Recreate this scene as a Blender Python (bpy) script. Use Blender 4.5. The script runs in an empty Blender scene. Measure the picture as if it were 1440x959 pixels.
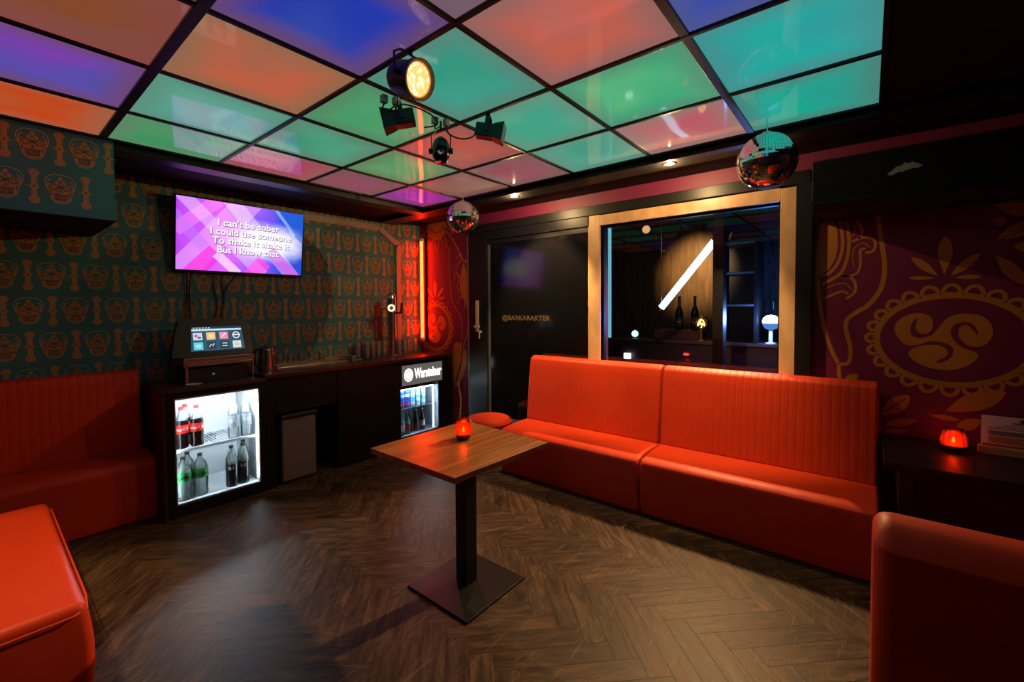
import bpy, bmesh, math, random
from mathutils import Vector, Matrix, geometry
random.seed(7)
SC = bpy.context.scene
COL = SC.collection
PI = math.pi

# ------------------------------------------------------------------ camera
EYE = 1.46
FPX, PPY = 616.65, 449.29
_yaw, _pit, _rol = math.radians(39.056), math.radians(-1.6632), math.radians(-.35205)
_F = Vector((math.cos(_pit)*math.cos(_yaw), math.cos(_pit)*math.sin(_yaw), math.sin(_pit)))
_R = Vector((math.sin(_yaw), -math.cos(_yaw), 0)); _U = _R.cross(_F)
_c, _s = math.cos(_rol), math.sin(_rol)
_R, _U = _R*_c+_U*_s, -_R*_s+_U*_c
cd = bpy.data.cameras.new('camera'); cam = bpy.data.objects.new('camera', cd); COL.objects.link(cam)
cam.matrix_world = Matrix(((_R.x, _U.x, -_F.x, 0), (_R.y, _U.y, -_F.y, 0), (_R.z, _U.z, -_F.z, EYE), (0, 0, 0, 1)))
cd.sensor_fit = 'HORIZONTAL'; cd.sensor_width = 36; cd.lens = FPX*36/1440
cd.shift_y = (PPY-479.5)/1440
cd.clip_start = .02
SC.camera = cam

# ------------------------------------------------------------------ world, exposure
w = bpy.data.worlds.new('world'); SC.world = w; w.use_nodes = True
w.node_tree.nodes['Background'].inputs[0].default_value = (.01, .008, .01, 1)
w.node_tree.nodes['Background'].inputs[1].default_value = .1
SC.view_settings.view_transform = 'Standard'; SC.view_settings.look = 'None'
SC.view_settings.exposure = 0; SC.view_settings.gamma = 1
SC.view_settings.use_curve_mapping = False
cy = SC.cycles
cy.use_denoising = True
cy.max_bounces = 7; cy.diffuse_bounces = 3; cy.glossy_bounces = 4; cy.transmission_bounces = 5; cy.transparent_max_bounces = 12
cy.caustics_reflective = False; cy.caustics_refractive = False
cy.sample_clamp_indirect = 3; cy.sample_clamp_direct = 0

# lamp powers (W) and tints, tuned here
DOWN_W, DOWN_C = 185, (1, .64, .28)
SPOT_W = 5
LEFT_W = 130
BACK_W = 560
CANDLE_W = .9
PANEL = .86
NEON = 42
FRIDGE = 14.0
TVGAIN = 1.35

# ------------------------------------------------------------------ materials
MATS = {}
def nodes(name):
    m = bpy.data.materials.new(name); m.use_nodes = True
    nt = m.node_tree; return m, nt, nt.nodes, nt.links
def mat(name, col, rough=.5, metal=0, spec=.5, emit=None, es=0, bump=None, coat=0, vary=0, vscale=8):
    if name in MATS: return MATS[name]
    m, nt, N, L = nodes(name)
    b = N['Principled BSDF']
    b.inputs['Base Color'].default_value = (*col, 1); b.inputs['Roughness'].default_value = rough
    b.inputs['Metallic'].default_value = metal; b.inputs['Specular IOR Level'].default_value = spec
    b.inputs['Coat Weight'].default_value = coat
    if emit: b.inputs['Emission Color'].default_value = (*emit, 1); b.inputs['Emission Strength'].default_value = es
    tc = N.new('ShaderNodeTexCoord')
    if vary:
        n = N.new('ShaderNodeTexNoise'); n.inputs['Scale'].default_value = vscale; n.inputs['Detail'].default_value = 5
        L.new(tc.outputs['Object'], n.inputs['Vector'])
        mx = N.new('ShaderNodeMix'); mx.data_type = 'RGBA'
        mx.inputs[6].default_value = (*[c*(1-vary) for c in col], 1); mx.inputs[7].default_value = (*[min(1, c*(1+vary)) for c in col], 1)
        L.new(n.outputs['Fac'], mx.inputs[0]); L.new(mx.outputs[2], b.inputs['Base Color'])
    if bump:
        n = N.new('ShaderNodeTexNoise'); n.inputs['Scale'].default_value = bump[0]; n.inputs['Detail'].default_value = 4
        L.new(tc.outputs['Object'], n.inputs['Vector'])
        bp = N.new('ShaderNodeBump'); bp.inputs['Strength'].default_value = bump[1]; bp.inputs['Distance'].default_value = bump[2]
        L.new(n.outputs['Fac'], bp.inputs['Height']); L.new(bp.outputs['Normal'], b.inputs['Normal'])
    MATS[name] = m; return m
def emis(name, col, s):
    if name in MATS: return MATS[name]
    m, nt, N, L = nodes(name); N.clear()
    e = N.new('ShaderNodeEmission'); e.inputs[0].default_value = (*col, 1); e.inputs[1].default_value = s
    o = N.new('ShaderNodeOutputMaterial'); L.new(e.outputs[0], o.inputs[0]); MATS[name] = m; return m
def glass(name, tint=(1, 1, 1), refl=1.0, rough=.0, ior=1.5, body=None, bodyf=0.0, transl=False):
    if name in MATS: return MATS[name]
    m, nt, N, L = nodes(name); N.clear()
    t = N.new('ShaderNodeBsdfTransparent'); t.inputs[0].default_value = (*tint, 1)
    g = N.new('ShaderNodeBsdfGlossy'); g.inputs['Roughness'].default_value = rough
    fr = N.new('ShaderNodeFresnel'); fr.inputs[0].default_value = ior
    mu = N.new('ShaderNodeMath'); mu.operation = 'MULTIPLY'; mu.inputs[1].default_value = refl; mu.use_clamp = True
    L.new(fr.outputs[0], mu.inputs[0])
    base = t.outputs[0]
    if body:
        d = N.new('ShaderNodeBsdfTranslucent' if transl else 'ShaderNodeBsdfDiffuse'); d.inputs[0].default_value = (*body, 1)
        x = N.new('ShaderNodeMixShader'); x.inputs[0].default_value = bodyf
        L.new(t.outputs[0], x.inputs[1]); L.new(d.outputs[0], x.inputs[2]); base = x.outputs[0]
    mx = N.new('ShaderNodeMixShader'); L.new(mu.outputs[0], mx.inputs[0]); L.new(base, mx.inputs[1]); L.new(g.outputs[0], mx.inputs[2])
    o = N.new('ShaderNodeOutputMaterial'); L.new(mx.outputs[0], o.inputs[0]); MATS[name] = m; return m

BLACK = mat('black_paint', (.007, .006, .007), .7, spec=.2, bump=(60, .1, .002))
BLACKG = mat('black_gloss', (.006, .006, .007), .12, spec=.6)
BLACKS = mat('black_satin', (.008, .0075, .008), .38, spec=.3, bump=(40, .1, .002))
BLACKP = mat('black_plastic', (.007, .007, .009), .4)
STEEL = mat('steel', (.55, .53, .52), .22, 1)
CHROME = mat('chrome', (.8, .78, .76), .08, 1)
DSTEEL = mat('dark_steel', (.12, .11, .11), .35, 1)
WHITEP = mat('white_plastic', (.75, .75, .75), .4)
GREYP = mat('grey_plastic', (.16, .13, .14), .45)

def leather(name, col, rib=0, axis='Y'):
    m, nt, N, L = nodes(name); b = N['Principled BSDF']
    b.inputs['Roughness'].default_value = .5; b.inputs['Specular IOR Level'].default_value = .28
    tc = N.new('ShaderNodeTexCoord')
    n = N.new('ShaderNodeTexNoise'); n.inputs['Scale'].default_value = 3; n.inputs['Detail'].default_value = 4; L.new(tc.outputs['Object'], n.inputs['Vector'])
    mx = N.new('ShaderNodeMix'); mx.data_type = 'RGBA'
    mx.inputs[6].default_value = (*[c*.9 for c in col], 1); mx.inputs[7].default_value = (*[c*1.08 for c in col], 1)
    L.new(n.outputs['Fac'], mx.inputs[0]); L.new(mx.outputs[2], b.inputs['Base Color'])
    v = N.new('ShaderNodeTexVoronoi'); v.inputs['Scale'].default_value = 260; L.new(tc.outputs['Object'], v.inputs['Vector'])
    b1 = N.new('ShaderNodeBump'); b1.inputs['Strength'].default_value = .12; b1.inputs['Distance'].default_value = .001
    L.new(v.outputs['Distance'], b1.inputs['Height'])
    b2 = N.new('ShaderNodeBump'); b2.inputs['Strength'].default_value = .5; b2.inputs['Distance'].default_value = .012
    n2 = N.new('ShaderNodeTexNoise'); n2.inputs['Scale'].default_value = 4.5; n2.inputs['Detail'].default_value = 2; L.new(tc.outputs['Object'], n2.inputs['Vector'])
    L.new(n2.outputs['Fac'], b2.inputs['Height']); L.new(b1.outputs[0], b2.inputs['Normal'])
    last = b2
    if rib:
        sp = N.new('ShaderNodeSeparateXYZ'); L.new(tc.outputs['Object'], sp.inputs[0])
        a = N.new('ShaderNodeMath'); a.operation = 'MULTIPLY'; a.inputs[1].default_value = PI/rib; L.new(sp.outputs[axis], a.inputs[0])
        s = N.new('ShaderNodeMath'); s.operation = 'SINE'; L.new(a.outputs[0], s.inputs[0])
        ab = N.new('ShaderNodeMath'); ab.operation = 'ABSOLUTE'; L.new(s.outputs[0], ab.inputs[0])
        pw = N.new('ShaderNodeMath'); pw.operation = 'POWER'; pw.inputs[1].default_value = .22; L.new(ab.outputs[0], pw.inputs[0])
        b3 = N.new('ShaderNodeBump'); b3.inputs['Strength'].default_value = .55; b3.inputs['Distance'].default_value = .005
        L.new(pw.outputs[0], b3.inputs['Height']); L.new(b2.outputs[0], b3.inputs['Normal']); last = b3
    L.new(last.outputs[0], b.inputs['Normal'])
    return m
RED = (.56, .040, .007)
LEATHER = leather('red_leather', RED)
LEATHER_RY = leather('red_leather_stitched_y', RED, .045, 'Y')
LEATHER_RX = leather('red_leather_stitched_x', RED, .045, 'X')

def wood(name, c1, c2, scale=3, axis=(1, 12, 12), rough=.35, planks=None):
    m, nt, N, L = nodes(name); b = N['Principled BSDF']; b.inputs['Roughness'].default_value = rough
    tc = N.new('ShaderNodeTexCoord'); mp = N.new('ShaderNodeMapping'); mp.inputs['Scale'].default_value = axis
    L.new(tc.outputs['Object'], mp.inputs[0])
    n = N.new('ShaderNodeTexNoise'); n.inputs['Scale'].default_value = scale; n.inputs['Detail'].default_value = 8; n.inputs['Distortion'].default_value = .4
    L.new(mp.outputs[0], n.inputs['Vector'])
    r = N.new('ShaderNodeValToRGB'); r.color_ramp.elements[0].position = .3; r.color_ramp.elements[1].position = .7
    r.color_ramp.elements[0].color = (*c1, 1); r.color_ramp.elements[1].color = (*c2, 1)
    L.new(n.outputs['Fac'], r.inputs[0]); out = r.outputs[0]
    if planks:   # staves: width along an axis, each with its own tone and a pale seam
        ax, wd = planks
        sp = N.new('ShaderNodeSeparateXYZ'); L.new(tc.outputs['Object'], sp.inputs[0])
        d = N.new('ShaderNodeMath'); d.operation = 'DIVIDE'; d.inputs[1].default_value = wd; L.new(sp.outputs[ax], d.inputs[0])
        f = N.new('ShaderNodeMath'); f.operation = 'FLOOR'; L.new(d.outputs[0], f.inputs[0])
        wn = N.new('ShaderNodeTexWhiteNoise'); wn.noise_dimensions = '1D'; L.new(f.outputs[0], wn.inputs['W'])
        mr = N.new('ShaderNodeMapRange'); mr.inputs[3].default_value = .72; mr.inputs[4].default_value = 1.25; L.new(wn.outputs['Value'], mr.inputs[0])
        fr = N.new('ShaderNodeMath'); fr.operation = 'FRACT'; L.new(d.outputs[0], fr.inputs[0])
        lt = N.new('ShaderNodeMath'); lt.operation = 'LESS_THAN'; lt.inputs[1].default_value = .03; L.new(fr.outputs[0], lt.inputs[0])
        hs = N.new('ShaderNodeHueSaturation'); L.new(out, hs.inputs['Color']); L.new(mr.outputs[0], hs.inputs['Value'])
        mx = N.new('ShaderNodeMix'); mx.data_type = 'RGBA'; mx.inputs[7].default_value = (*[min(1, c*1.5) for c in c2], 1)
        L.new(lt.outputs[0], mx.inputs[0]); L.new(hs.outputs[0], mx.inputs[6]); out = mx.outputs[2]
    L.new(out, b.inputs['Base Color'])
    bp = N.new('ShaderNodeBump'); bp.inputs['Strength'].default_value = .15; bp.inputs['Distance'].default_value = .003
    L.new(n.outputs['Fac'], bp.inputs['Height']); L.new(bp.outputs[0], b.inputs['Normal'])
    return m
TABLEWOOD = wood('table_wood', (.24, .085, .02), (.42, .165, .04), 2.2, (1.5, 14, 14), .3, ('Y', .105))
DARKWOOD = wood('dark_wood', (.018, .011, .008), (.045, .026, .018), 2.5, (2, 14, 14), .35)
FRAMEWOOD = wood('frame_wood', (.42, .25, .12), (.60, .38, .20), 2.0, (6, 6, 2), .38)

# ------------------------------------------------------------------ mesh builder
class MB:
    def __init__(s): s.bm = bmesh.new(); s.mats = []; s.uv = None
    def mi(s, m):
        if m not in s.mats: s.mats.append(m)
        return s.mats.index(m)
    def _set(s, faces, m):
        i = s.mi(m)
        for f in faces: f.material_index = i; f.smooth = True
    def box(s, a, b, m, bev=0, seg=2, M=None):
        bm = bmesh.new(); bmesh.ops.create_cube(bm, size=1)
        a, b = Vector(a), Vector(b)
        for v in bm.verts: v.co = Vector([(a[k]+b[k])/2+v.co[k]*(b[k]-a[k]) for k in range(3)])
        if bev: bmesh.ops.bevel(bm, geom=bm.edges[:], offset=bev, segments=seg, affect='EDGES', profile=.5, clamp_overlap=True)
        s.merge(bm, m, M); return s
    def merge(s, bm, m, M=None):
        mp = {}
        fs = []
        for v in bm.verts: mp[v] = s.bm.verts.new(M @ v.co if M else v.co)
        for f in bm.faces:
            try: fs.append(s.bm.faces.new([mp[v] for v in f.verts]))
            except ValueError: pass
        s._set(fs, m); bm.free()
    def prism(s, pts, vec, m, bev=0, seg=3, M=None):
        bm = bmesh.new(); vec = Vector(vec)
        a = [bm.verts.new(p) for p in pts]; b = [bm.verts.new(Vector(p)+vec) for p in pts]
        n = len(pts)
        bm.faces.new(a[::-1]); bm.faces.new(b)
        for i in range(n): bm.faces.new((a[i], a[(i+1) % n], b[(i+1) % n], b[i]))
        bmesh.ops.recalc_face_normals(bm, faces=bm.faces)
        if bev:
            es = [e for e in bm.edges if len(e.link_faces) == 2 and e.calc_face_angle(0) > .6]
            bmesh.ops.bevel(bm, geom=es, offset=bev, segments=seg, affect='EDGES', profile=.5, clamp_overlap=True)
        s.merge(bm, m, M); return s
    def lathe(s, prof, m, c=(0, 0, 0), n=24, ax=None, cap=True, M=None):
        c = Vector(c); Q = Matrix.Identity(3)
        if ax is not None: Q = Vector((0, 0, 1)).rotation_difference(Vector(ax).normalized()).to_matrix()
        rings = []
        for r, z in prof:
            rg = []
            for k in range(n):
                t = 2*PI*k/n; p = c + Q @ Vector((r*math.cos(t), r*math.sin(t), z))
                rg.append(s.bm.verts.new(M @ p if M else p))
            rings.append(rg)
        fs = []
        for a, b in zip(rings, rings[1:]):
            for k in range(n): fs.append(s.bm.faces.new((a[k], a[(k+1) % n], b[(k+1) % n], b[k])))
        if cap:
            if prof[0][0] > 1e-4: fs.append(s.bm.faces.new(rings[0][::-1]))
            if prof[-1][0] > 1e-4: fs.append(s.bm.faces.new(rings[-1]))
        s._set(fs, m); return s
    def cyl(s, a, b, r, m, n=16, r2=None):
        a, b = Vector(a), Vector(b)
        return s.lathe([(r, 0), (r2 if r2 is not None else r, (b-a).length)], m, a, n, b-a)
    def tube(s, pts, r, m, n=8):
        pts = [Vector(p) for p in pts]; rings = []; up = None
        for i, p in enumerate(pts):
            d = (pts[min(i+1, len(pts)-1)]-pts[max(i-1, 0)]).normalized()
            if up is None: up = d.orthogonal().normalized()
            up = (up-d*up.dot(d)).normalized(); sd = d.cross(up)
            rings.append([s.bm.verts.new(p+(up*math.cos(2*PI*k/n)+sd*math.sin(2*PI*k/n))*r) for k in range(n)])
        fs = []
        for a, b in zip(rings, rings[1:]):
            for k in range(n): fs.append(s.bm.faces.new((a[k], a[(k+1) % n], b[(k+1) % n], b[k])))
        fs += [s.bm.faces.new(rings[0][::-1]), s.bm.faces.new(rings[-1])]
        s._set(fs, m); return s
    def quad(s, pts, m):
        f = s.bm.faces.new([s.bm.verts.new(p) for p in pts]); s._set([f], m); return s
    def sphere(s, c, r, m, seg=24, rings=14, sc=(1, 1, 1)):
        bm = bmesh.new(); bmesh.ops.create_uvsphere(bm, u_segments=seg, v_segments=rings, radius=r)
        for v in bm.verts: v.co = Vector((v.co.x*sc[0], v.co.y*sc[1], v.co.z*sc[2]))+Vector(c)
        s.merge(bm, m); return s
WL = {}
def link(name, mb, parent=None, sharp=.6, smooth=True, solid=None):
    me = bpy.data.meshes.new(name)
    off = WL.get(parent.name, Vector((0, 0, 0))) if parent else Vector((0, 0, 0))
    for v in mb.bm.verts: v.co -= off
    mb.bm.normal_update()
    mb.bm.to_mesh(me); mb.bm.free()
    for m in mb.mats: me.materials.append(m)
    if smooth: me.set_sharp_from_angle(angle=sharp)
    else: me.shade_flat()
    o = bpy.data.objects.new(name, me); COL.objects.link(o)
    if smooth and len(me.polygons) < 6000:
        wn = o.modifiers.new('weighted', 'WEIGHTED_NORMAL'); wn.keep_sharp = True; wn.mode = 'FACE_AREA'; wn.weight = 80
    if parent: o.parent = parent
    WL[o.name] = off
    return o
def tag(o, label=None, cat=None, group=None, kind=None):
    if label: o['label'] = label
    if cat: o['category'] = cat
    if group: o['group'] = group
    if kind: o['kind'] = kind
    return o
def single(name, mb, loc, label, cat, group=None, **k):
    """a thing of one mesh with its origin at loc"""
    for v in mb.bm.verts: v.co -= Vector(loc)
    o = link(name, mb, **k); o.location = loc
    return tag(o, label, cat, group)
def thing(name, loc, label, cat, group=None):
    o = bpy.data.objects.new(name, None); COL.objects.link(o); o.location = loc; o.empty_display_size = .1
    WL[o.name] = Vector(loc)
    return tag(o, label, cat, group)
def struct(name, mb, **k):
    o = link(name, mb, **k); o['kind'] = 'structure'; return o
def dup(o, loc=None, label=None, parent=None, rot=None):
    c = o.copy(); COL.objects.link(c)
    if parent is not None: c.parent = parent
    if loc is not None: c.location = loc
    if rot is not None: c.rotation_euler = rot
    if label: c['label'] = label
    for ch in list(o.children): dup(ch, parent=c)
    return c
def spot(name, loc, target, W, col, size=60, blend=.5, rad=.03, parent=None):
    l = bpy.data.lights.new(name, 'SPOT'); l.energy = W; l.color = col; l.spot_size = math.radians(size); l.spot_blend = blend; l.shadow_soft_size = rad
    o = bpy.data.objects.new(name, l); COL.objects.link(o)
    q = (Vector(target)-Vector(loc)).to_track_quat('-Z', 'Y'); o.rotation_mode = 'QUATERNION'; o.rotation_quaternion = q
    if parent: o.parent = parent; o.location = Vector(loc)-WL[parent.name]
    else: o.location = loc
    return o
def point(name, loc, W, col, rad=.01, parent=None):
    l = bpy.data.lights.new(name, 'POINT'); l.energy = W; l.color = col; l.shadow_soft_size = rad
    o = bpy.data.objects.new(name, l); COL.objects.link(o)
    o.location = Vector(loc)-(WL[parent.name] if parent else Vector((0, 0, 0)))
    if parent: o.parent = parent
    return o

# ---- flat decoration on a plane: origin, u, v, n
class Plane:
    def __init__(s, mb, o, u, v, n): s.mb, s.o, s.u, s.v, s.n = mb, Vector(o), Vector(u), Vector(v), Vector(n)
    def P(s, p, lv=1): return s.o+s.u*p[0]+s.v*p[1]+s.n*(.0006*lv)
    def fill(s, pts, m, lv=1):
        vs = [s.mb.bm.verts.new(s.P(p, lv)) for p in pts]
        tris = geometry.tessellate_polygon([[Vector((p[0], p[1], 0)) for p in pts]])
        fs = []
        for t in tris:
            q = [vs[i] for i in t]
            a, b, c = [x.co for x in q]
            if (b-a).cross(c-a).dot(s.n) < 0: q = q[::-1]
            try: fs.append(s.mb.bm.faces.new(q))
            except ValueError: pass
        s.mb._set(fs, m)
    def stroke(s, pts, wd, m, lv=1, closed=False):
        n = len(pts); L, R = [], []
        for i, p in enumerate(pts):
            a = pts[(i-1) % n] if closed or i > 0 else p; b = pts[(i+1) % n] if closed or i < n-1 else p
            dx, dy = b[0]-a[0], b[1]-a[1]; l = math.hypot(dx, dy) or 1
            wi = wd(i/(n-1)) if callable(wd) else wd
            L.append((p[0]-dy/l*wi/2, p[1]+dx/l*wi/2)); R.append((p[0]+dy/l*wi/2, p[1]-dx/l*wi/2))
        vl = [s.mb.bm.verts.new(s.P(p, lv)) for p in L]; vr = [s.mb.bm.verts.new(s.P(p, lv)) for p in R]
        fs = []
        for i in range(n if closed else n-1):
            j = (i+1) % n
            q = [vl[i], vr[i], vr[j], vl[j]]
            nn = (q[1].co-q[0].co).cross(q[2].co-q[0].co)
            if nn.dot(s.n) < 0: q = q[::-1]
            fs.append(s.mb.bm.faces.new(q))
        s.mb._set(fs, m)
def crom(pts, k=6, closed=False):
    out = []; n = len(pts)
    g = (lambda i: pts[i % n]) if closed else (lambda i: pts[max(0, min(n-1, i))])
    for i in range(n if closed else n-1):
        p0, p1, p2, p3 = g(i-1), g(i), g(i+1), g(i+2)
        for j in range(k):
            t = j/k
            out.append(tuple(.5*((2*p1[d])+(-p0[d]+p2[d])*t+(2*p0[d]-5*p1[d]+4*p2[d]-p3[d])*t*t+(-p0[d]+3*p1[d]-3*p2[d]+p3[d])*t**3) for d in (0, 1)))
    if not closed: out.append(tuple(pts[-1]))
    return out
def ell(cx, cy, rx, ry, n=20, a0=0, a1=2*PI, rot=0):
    out = []
    full = abs(a1-a0-2*PI) < 1e-6
    for k in range(n if full else n+1):
        t = a0+(a1-a0)*k/n; x, y = rx*math.cos(t), ry*math.sin(t)
        out.append((cx+x*math.cos(rot)-y*math.sin(rot), cy+x*math.sin(rot)+y*math.cos(rot)))
    return out
FONTC = {}
def text_into(mb, body, size, m, O, u, v, n, off=0, align='CENTER', depth=.0005, bend=None, lift=.0005, spacing=1, sx=1):
    c = bpy.data.curves.new('t', 'FONT'); c.body = body; c.size = size; c.align_x = align; c.align_y = 'CENTER'; c.offset = off
    c.space_character = spacing; c.resolution_u = 3
    o = bpy.data.objects.new('t', c); COL.objects.link(o)
    bpy.context.view_layer.update()
    me = o.evaluated_get(bpy.context.evaluated_depsgraph_get()).to_mesh()
    O, u, v, n = Vector(O), Vector(u).normalized(), Vector(v).normalized(), Vector(n).normalized()
    vs = []
    for q in me.vertices:
        x, y = q.co.x*sx, q.co.y
        if bend:
            a = x/bend; p = O-n*bend+u*(bend*math.sin(a))+n*((bend+lift)*math.cos(a))+v*y
        else: p = O+u*x+v*y+n*lift
        vs.append(mb.bm.verts.new(p))
    fs = []
    for f in me.polygons:
        try:
            ff = mb.bm.faces.new([vs[i] for i in f.vertices]); fs.append(ff)
        except ValueError: pass
    mb._set(fs, m)
    bpy.data.objects.remove(o); bpy.data.curves.remove(c)
def wallpix(px, py):
    """a point of the window wall, met where the survey of the photograph puts it: (distance along the wall, height)"""
    r = _F+_R*((px-720)/FPX)-_U*((py-PPY)/FPX); t = XR/r.x
    return (-r.y*t, EYE+r.z*t)

XR, YL, ZC = 3.5, 4.3, 2.46          # window wall, screen wall, ceiling
XB, YB = -1.7, -2.6                  # walls behind the camera
XROOM2 = 6.3

# ================================================================== SETTING
# ---- herringbone floor
def floor_mat():
    m, nt, N, L = nodes('herringbone_boards'); b = N['Principled BSDF']
    uv = N.new('ShaderNodeUVMap'); uv.uv_map = 'board'
    at = N.new('ShaderNodeAttribute'); at.attribute_name = 'tone'
    mp = N.new('ShaderNodeMapping'); mp.inputs['Scale'].default_value = (3.5, 17, 1); L.new(uv.outputs[0], mp.inputs[0])
    n = N.new('ShaderNodeTexNoise'); n.inputs['Scale'].default_value = 1.6; n.inputs['Detail'].default_value = 9; n.inputs['Roughness'].default_value = .65; n.inputs['Distortion'].default_value = .6
    L.new(mp.outputs[0], n.inputs['Vector'])
    tc = N.new('ShaderNodeTexCoord')
    n2 = N.new('ShaderNodeTexNoise'); n2.inputs['Scale'].default_value = 1.7; n2.inputs['Detail'].default_value = 5; L.new(tc.outputs['Object'], n2.inputs['Vector'])
    r = N.new('ShaderNodeValToRGB'); e = r.color_ramp.elements
    e[0].position = .30; e[0].color = (.013, .008, .0045, 1); e[1].position = .74; e[1].color = (.15, .085, .040, 1)
    x = e.new(.5); x.color = (.056, .032, .016, 1)
    L.new(n.outputs['Fac'], r.inputs[0])
    mr = N.new('ShaderNodeMapRange'); mr.inputs[3].default_value = .75; mr.inputs[4].default_value = 1.22; L.new(at.outputs['Fac'], mr.inputs[0])
    mr2 = N.new('ShaderNodeMapRange'); mr2.inputs[1].default_value = .3; mr2.inputs[2].default_value = .7; mr2.inputs[3].default_value = .7; mr2.inputs[4].default_value = 1.2; L.new(n2.outputs['Fac'], mr2.inputs[0])
    mu = N.new('ShaderNodeMath'); mu.operation = 'MULTIPLY'; L.new(mr.outputs[0], mu.inputs[0]); L.new(mr2.outputs[0], mu.inputs[1])
    hs = N.new('ShaderNodeHueSaturation'); L.new(r.outputs[0], hs.inputs['Color']); L.new(mu.outputs[0], hs.inputs['Value'])
    # worn pale scuffs
    mp3 = N.new('ShaderNodeMapping'); mp3.inputs['Scale'].default_value = (2, 26, 1); L.new(uv.outputs[0], mp3.inputs[0])
    n3 = N.new('ShaderNodeTexNoise'); n3.inputs['Scale'].default_value = 3.1; n3.inputs['Detail'].default_value = 7; n3.inputs['Roughness'].default_value = .7; L.new(mp3.outputs[0], n3.inputs['Vector'])
    r3 = N.new('ShaderNodeValToRGB'); r3.color_ramp.elements[0].position = .64; r3.color_ramp.elements[1].position = .74; L.new(n3.outputs['Fac'], r3.inputs[0])
    mx = N.new('ShaderNodeMix'); mx.data_type = 'RGBA'; mx.inputs[7].default_value = (.20, .14, .085, 1)
    sc = N.new('ShaderNodeMath'); sc.operation = 'MULTIPLY'; sc.inputs[1].default_value = .55; L.new(r3.outputs[0], sc.inputs[0])
    L.new(sc.outputs[0], mx.inputs[0]); L.new(hs.outputs[0], mx.inputs[6]); col_ = mx.outputs[2]
    for k, (rz, sy) in enumerate(((.5, 60), (-.3, 75), (1.4, 55))):
        m5 = N.new('ShaderNodeMapping'); m5.inputs['Rotation'].default_value = (0, 0, rz); m5.inputs['Scale'].default_value = (3.5, sy, 1); m5.inputs['Location'].default_value = (k*5.3, k*2.1, 0)
        L.new(tc.outputs['Object'], m5.inputs[0])
        n5 = N.new('ShaderNodeTexNoise'); n5.inputs['Scale'].default_value = 1.0; n5.inputs['Detail'].default_value = 3; n5.inputs['Distortion'].default_value = .5; L.new(m5.outputs[0], n5.inputs['Vector'])
        r5 = N.new('ShaderNodeMapRange'); r5.inputs[1].default_value = .64; r5.inputs[2].default_value = .76; r5.inputs[3].default_value = 0; r5.inputs[4].default_value = .36; L.new(n5.outputs['Fac'], r5.inputs[0])
        x5 = N.new('ShaderNodeMix'); x5.data_type = 'RGBA'; x5.inputs[7].default_value = (.22, .165, .11, 1); L.new(r5.outputs[0], x5.inputs[0]); L.new(col_, x5.inputs[6]); col_ = x5.outputs[2]
    L.new(col_, b.inputs['Base Color'])
    rr = N.new('ShaderNodeMapRange'); rr.inputs[3].default_value = .36; rr.inputs[4].default_value = .62; L.new(n.outputs['Fac'], rr.inputs[0]); L.new(rr.outputs[0], b.inputs['Roughness'])
    b.inputs['Specular IOR Level'].default_value = .28
    bp = N.new('ShaderNodeBump'); bp.inputs['Strength'].default_value = .45; bp.inputs['Distance'].default_value = .004
    L.new(n.outputs['Fac'], bp.inputs['Height']); L.new(bp.outputs[0], b.inputs['Normal'])
    return m
def build_floor():
    mb = MB(); FM = floor_mat(); bm = mb.bm
    GAP = mat('board_gap', (.010, .007, .005), .8)
    x0, x1, y0, y1 = XB, XR, YB, YL
    mb.quad([(x0, y0, -.004), (x1, y0, -.004), (x1, y1, -.004), (x0, y1, -.004)], GAP)
    uv = bm.loops.layers.uv.new('board'); tn = bm.faces.layers.float.new('tone')
    Lp, Wp, g = .50, .10, .0008
    ca = math.cos(PI/4); mi = mb.mi(FM)
    n = int(Lp/Wp)
    def plank(ax, ay, bx, by, horiz):
        ax += g; ay += g; bx -= g; by -= g
        pts = [(ax, ay), (bx, ay), (bx, by), (ax, by)]
        W = [((p[0]*ca-p[1]*ca)+1.0, (p[0]*ca+p[1]*ca)+1.0) for p in pts]
        cx = sum(p[0] for p in W)/4; cyy = sum(p[1] for p in W)/4
        if not (x0-.3 < cx < x1+.3 and y0-.3 < cyy < y1+.3): return
        # clip to the room
        for (k, lim, sg) in ((0, x0, 1), (0, x1, -1), (1, y0, 1), (1, y1, -1)):
            out = []
            for i in range(len(W)):
                a, b = W[i], W[(i+1) % len(W)]
                ia, ib = (a[k]-lim)*sg >= 0, (b[k]-lim)*sg >= 0
                if ia: out.append(a)
                if ia != ib:
                    t = (lim-a[k])/(b[k]-a[k]); out.append((a[0]+(b[0]-a[0])*t, a[1]+(b[1]-a[1])*t))
            W = out
            if len(W) < 3: return
        try: f = bm.faces.new([bm.verts.new((p[0], p[1], 0)) for p in W])
        except ValueError: return
        f.material_index = mi; f.smooth = False; f[tn] = random.random()
        ou, ov = random.random()*40, random.random()*40
        for lp in f.loops:
            X, Y = lp.vert.co.x-1, lp.vert.co.y-1
            p = (X*ca+Y*ca, -X*ca+Y*ca)
            lp[uv].uv = (p[0]+ou, p[1]+ov) if horiz else (p[1]+ou, p[0]+ov)
    for k in range(-110, 111):
        for t in range(-12, 13):
            X, Y = k*Wp+t*2*Lp, k*Wp
            plank(X, Y, X+Lp, Y+Wp, True); plank(X+Lp, Y+Wp-Lp, X+Lp+Wp, Y+Wp, False)
    struct('floor', mb, smooth=False)
build_floor()

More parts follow.
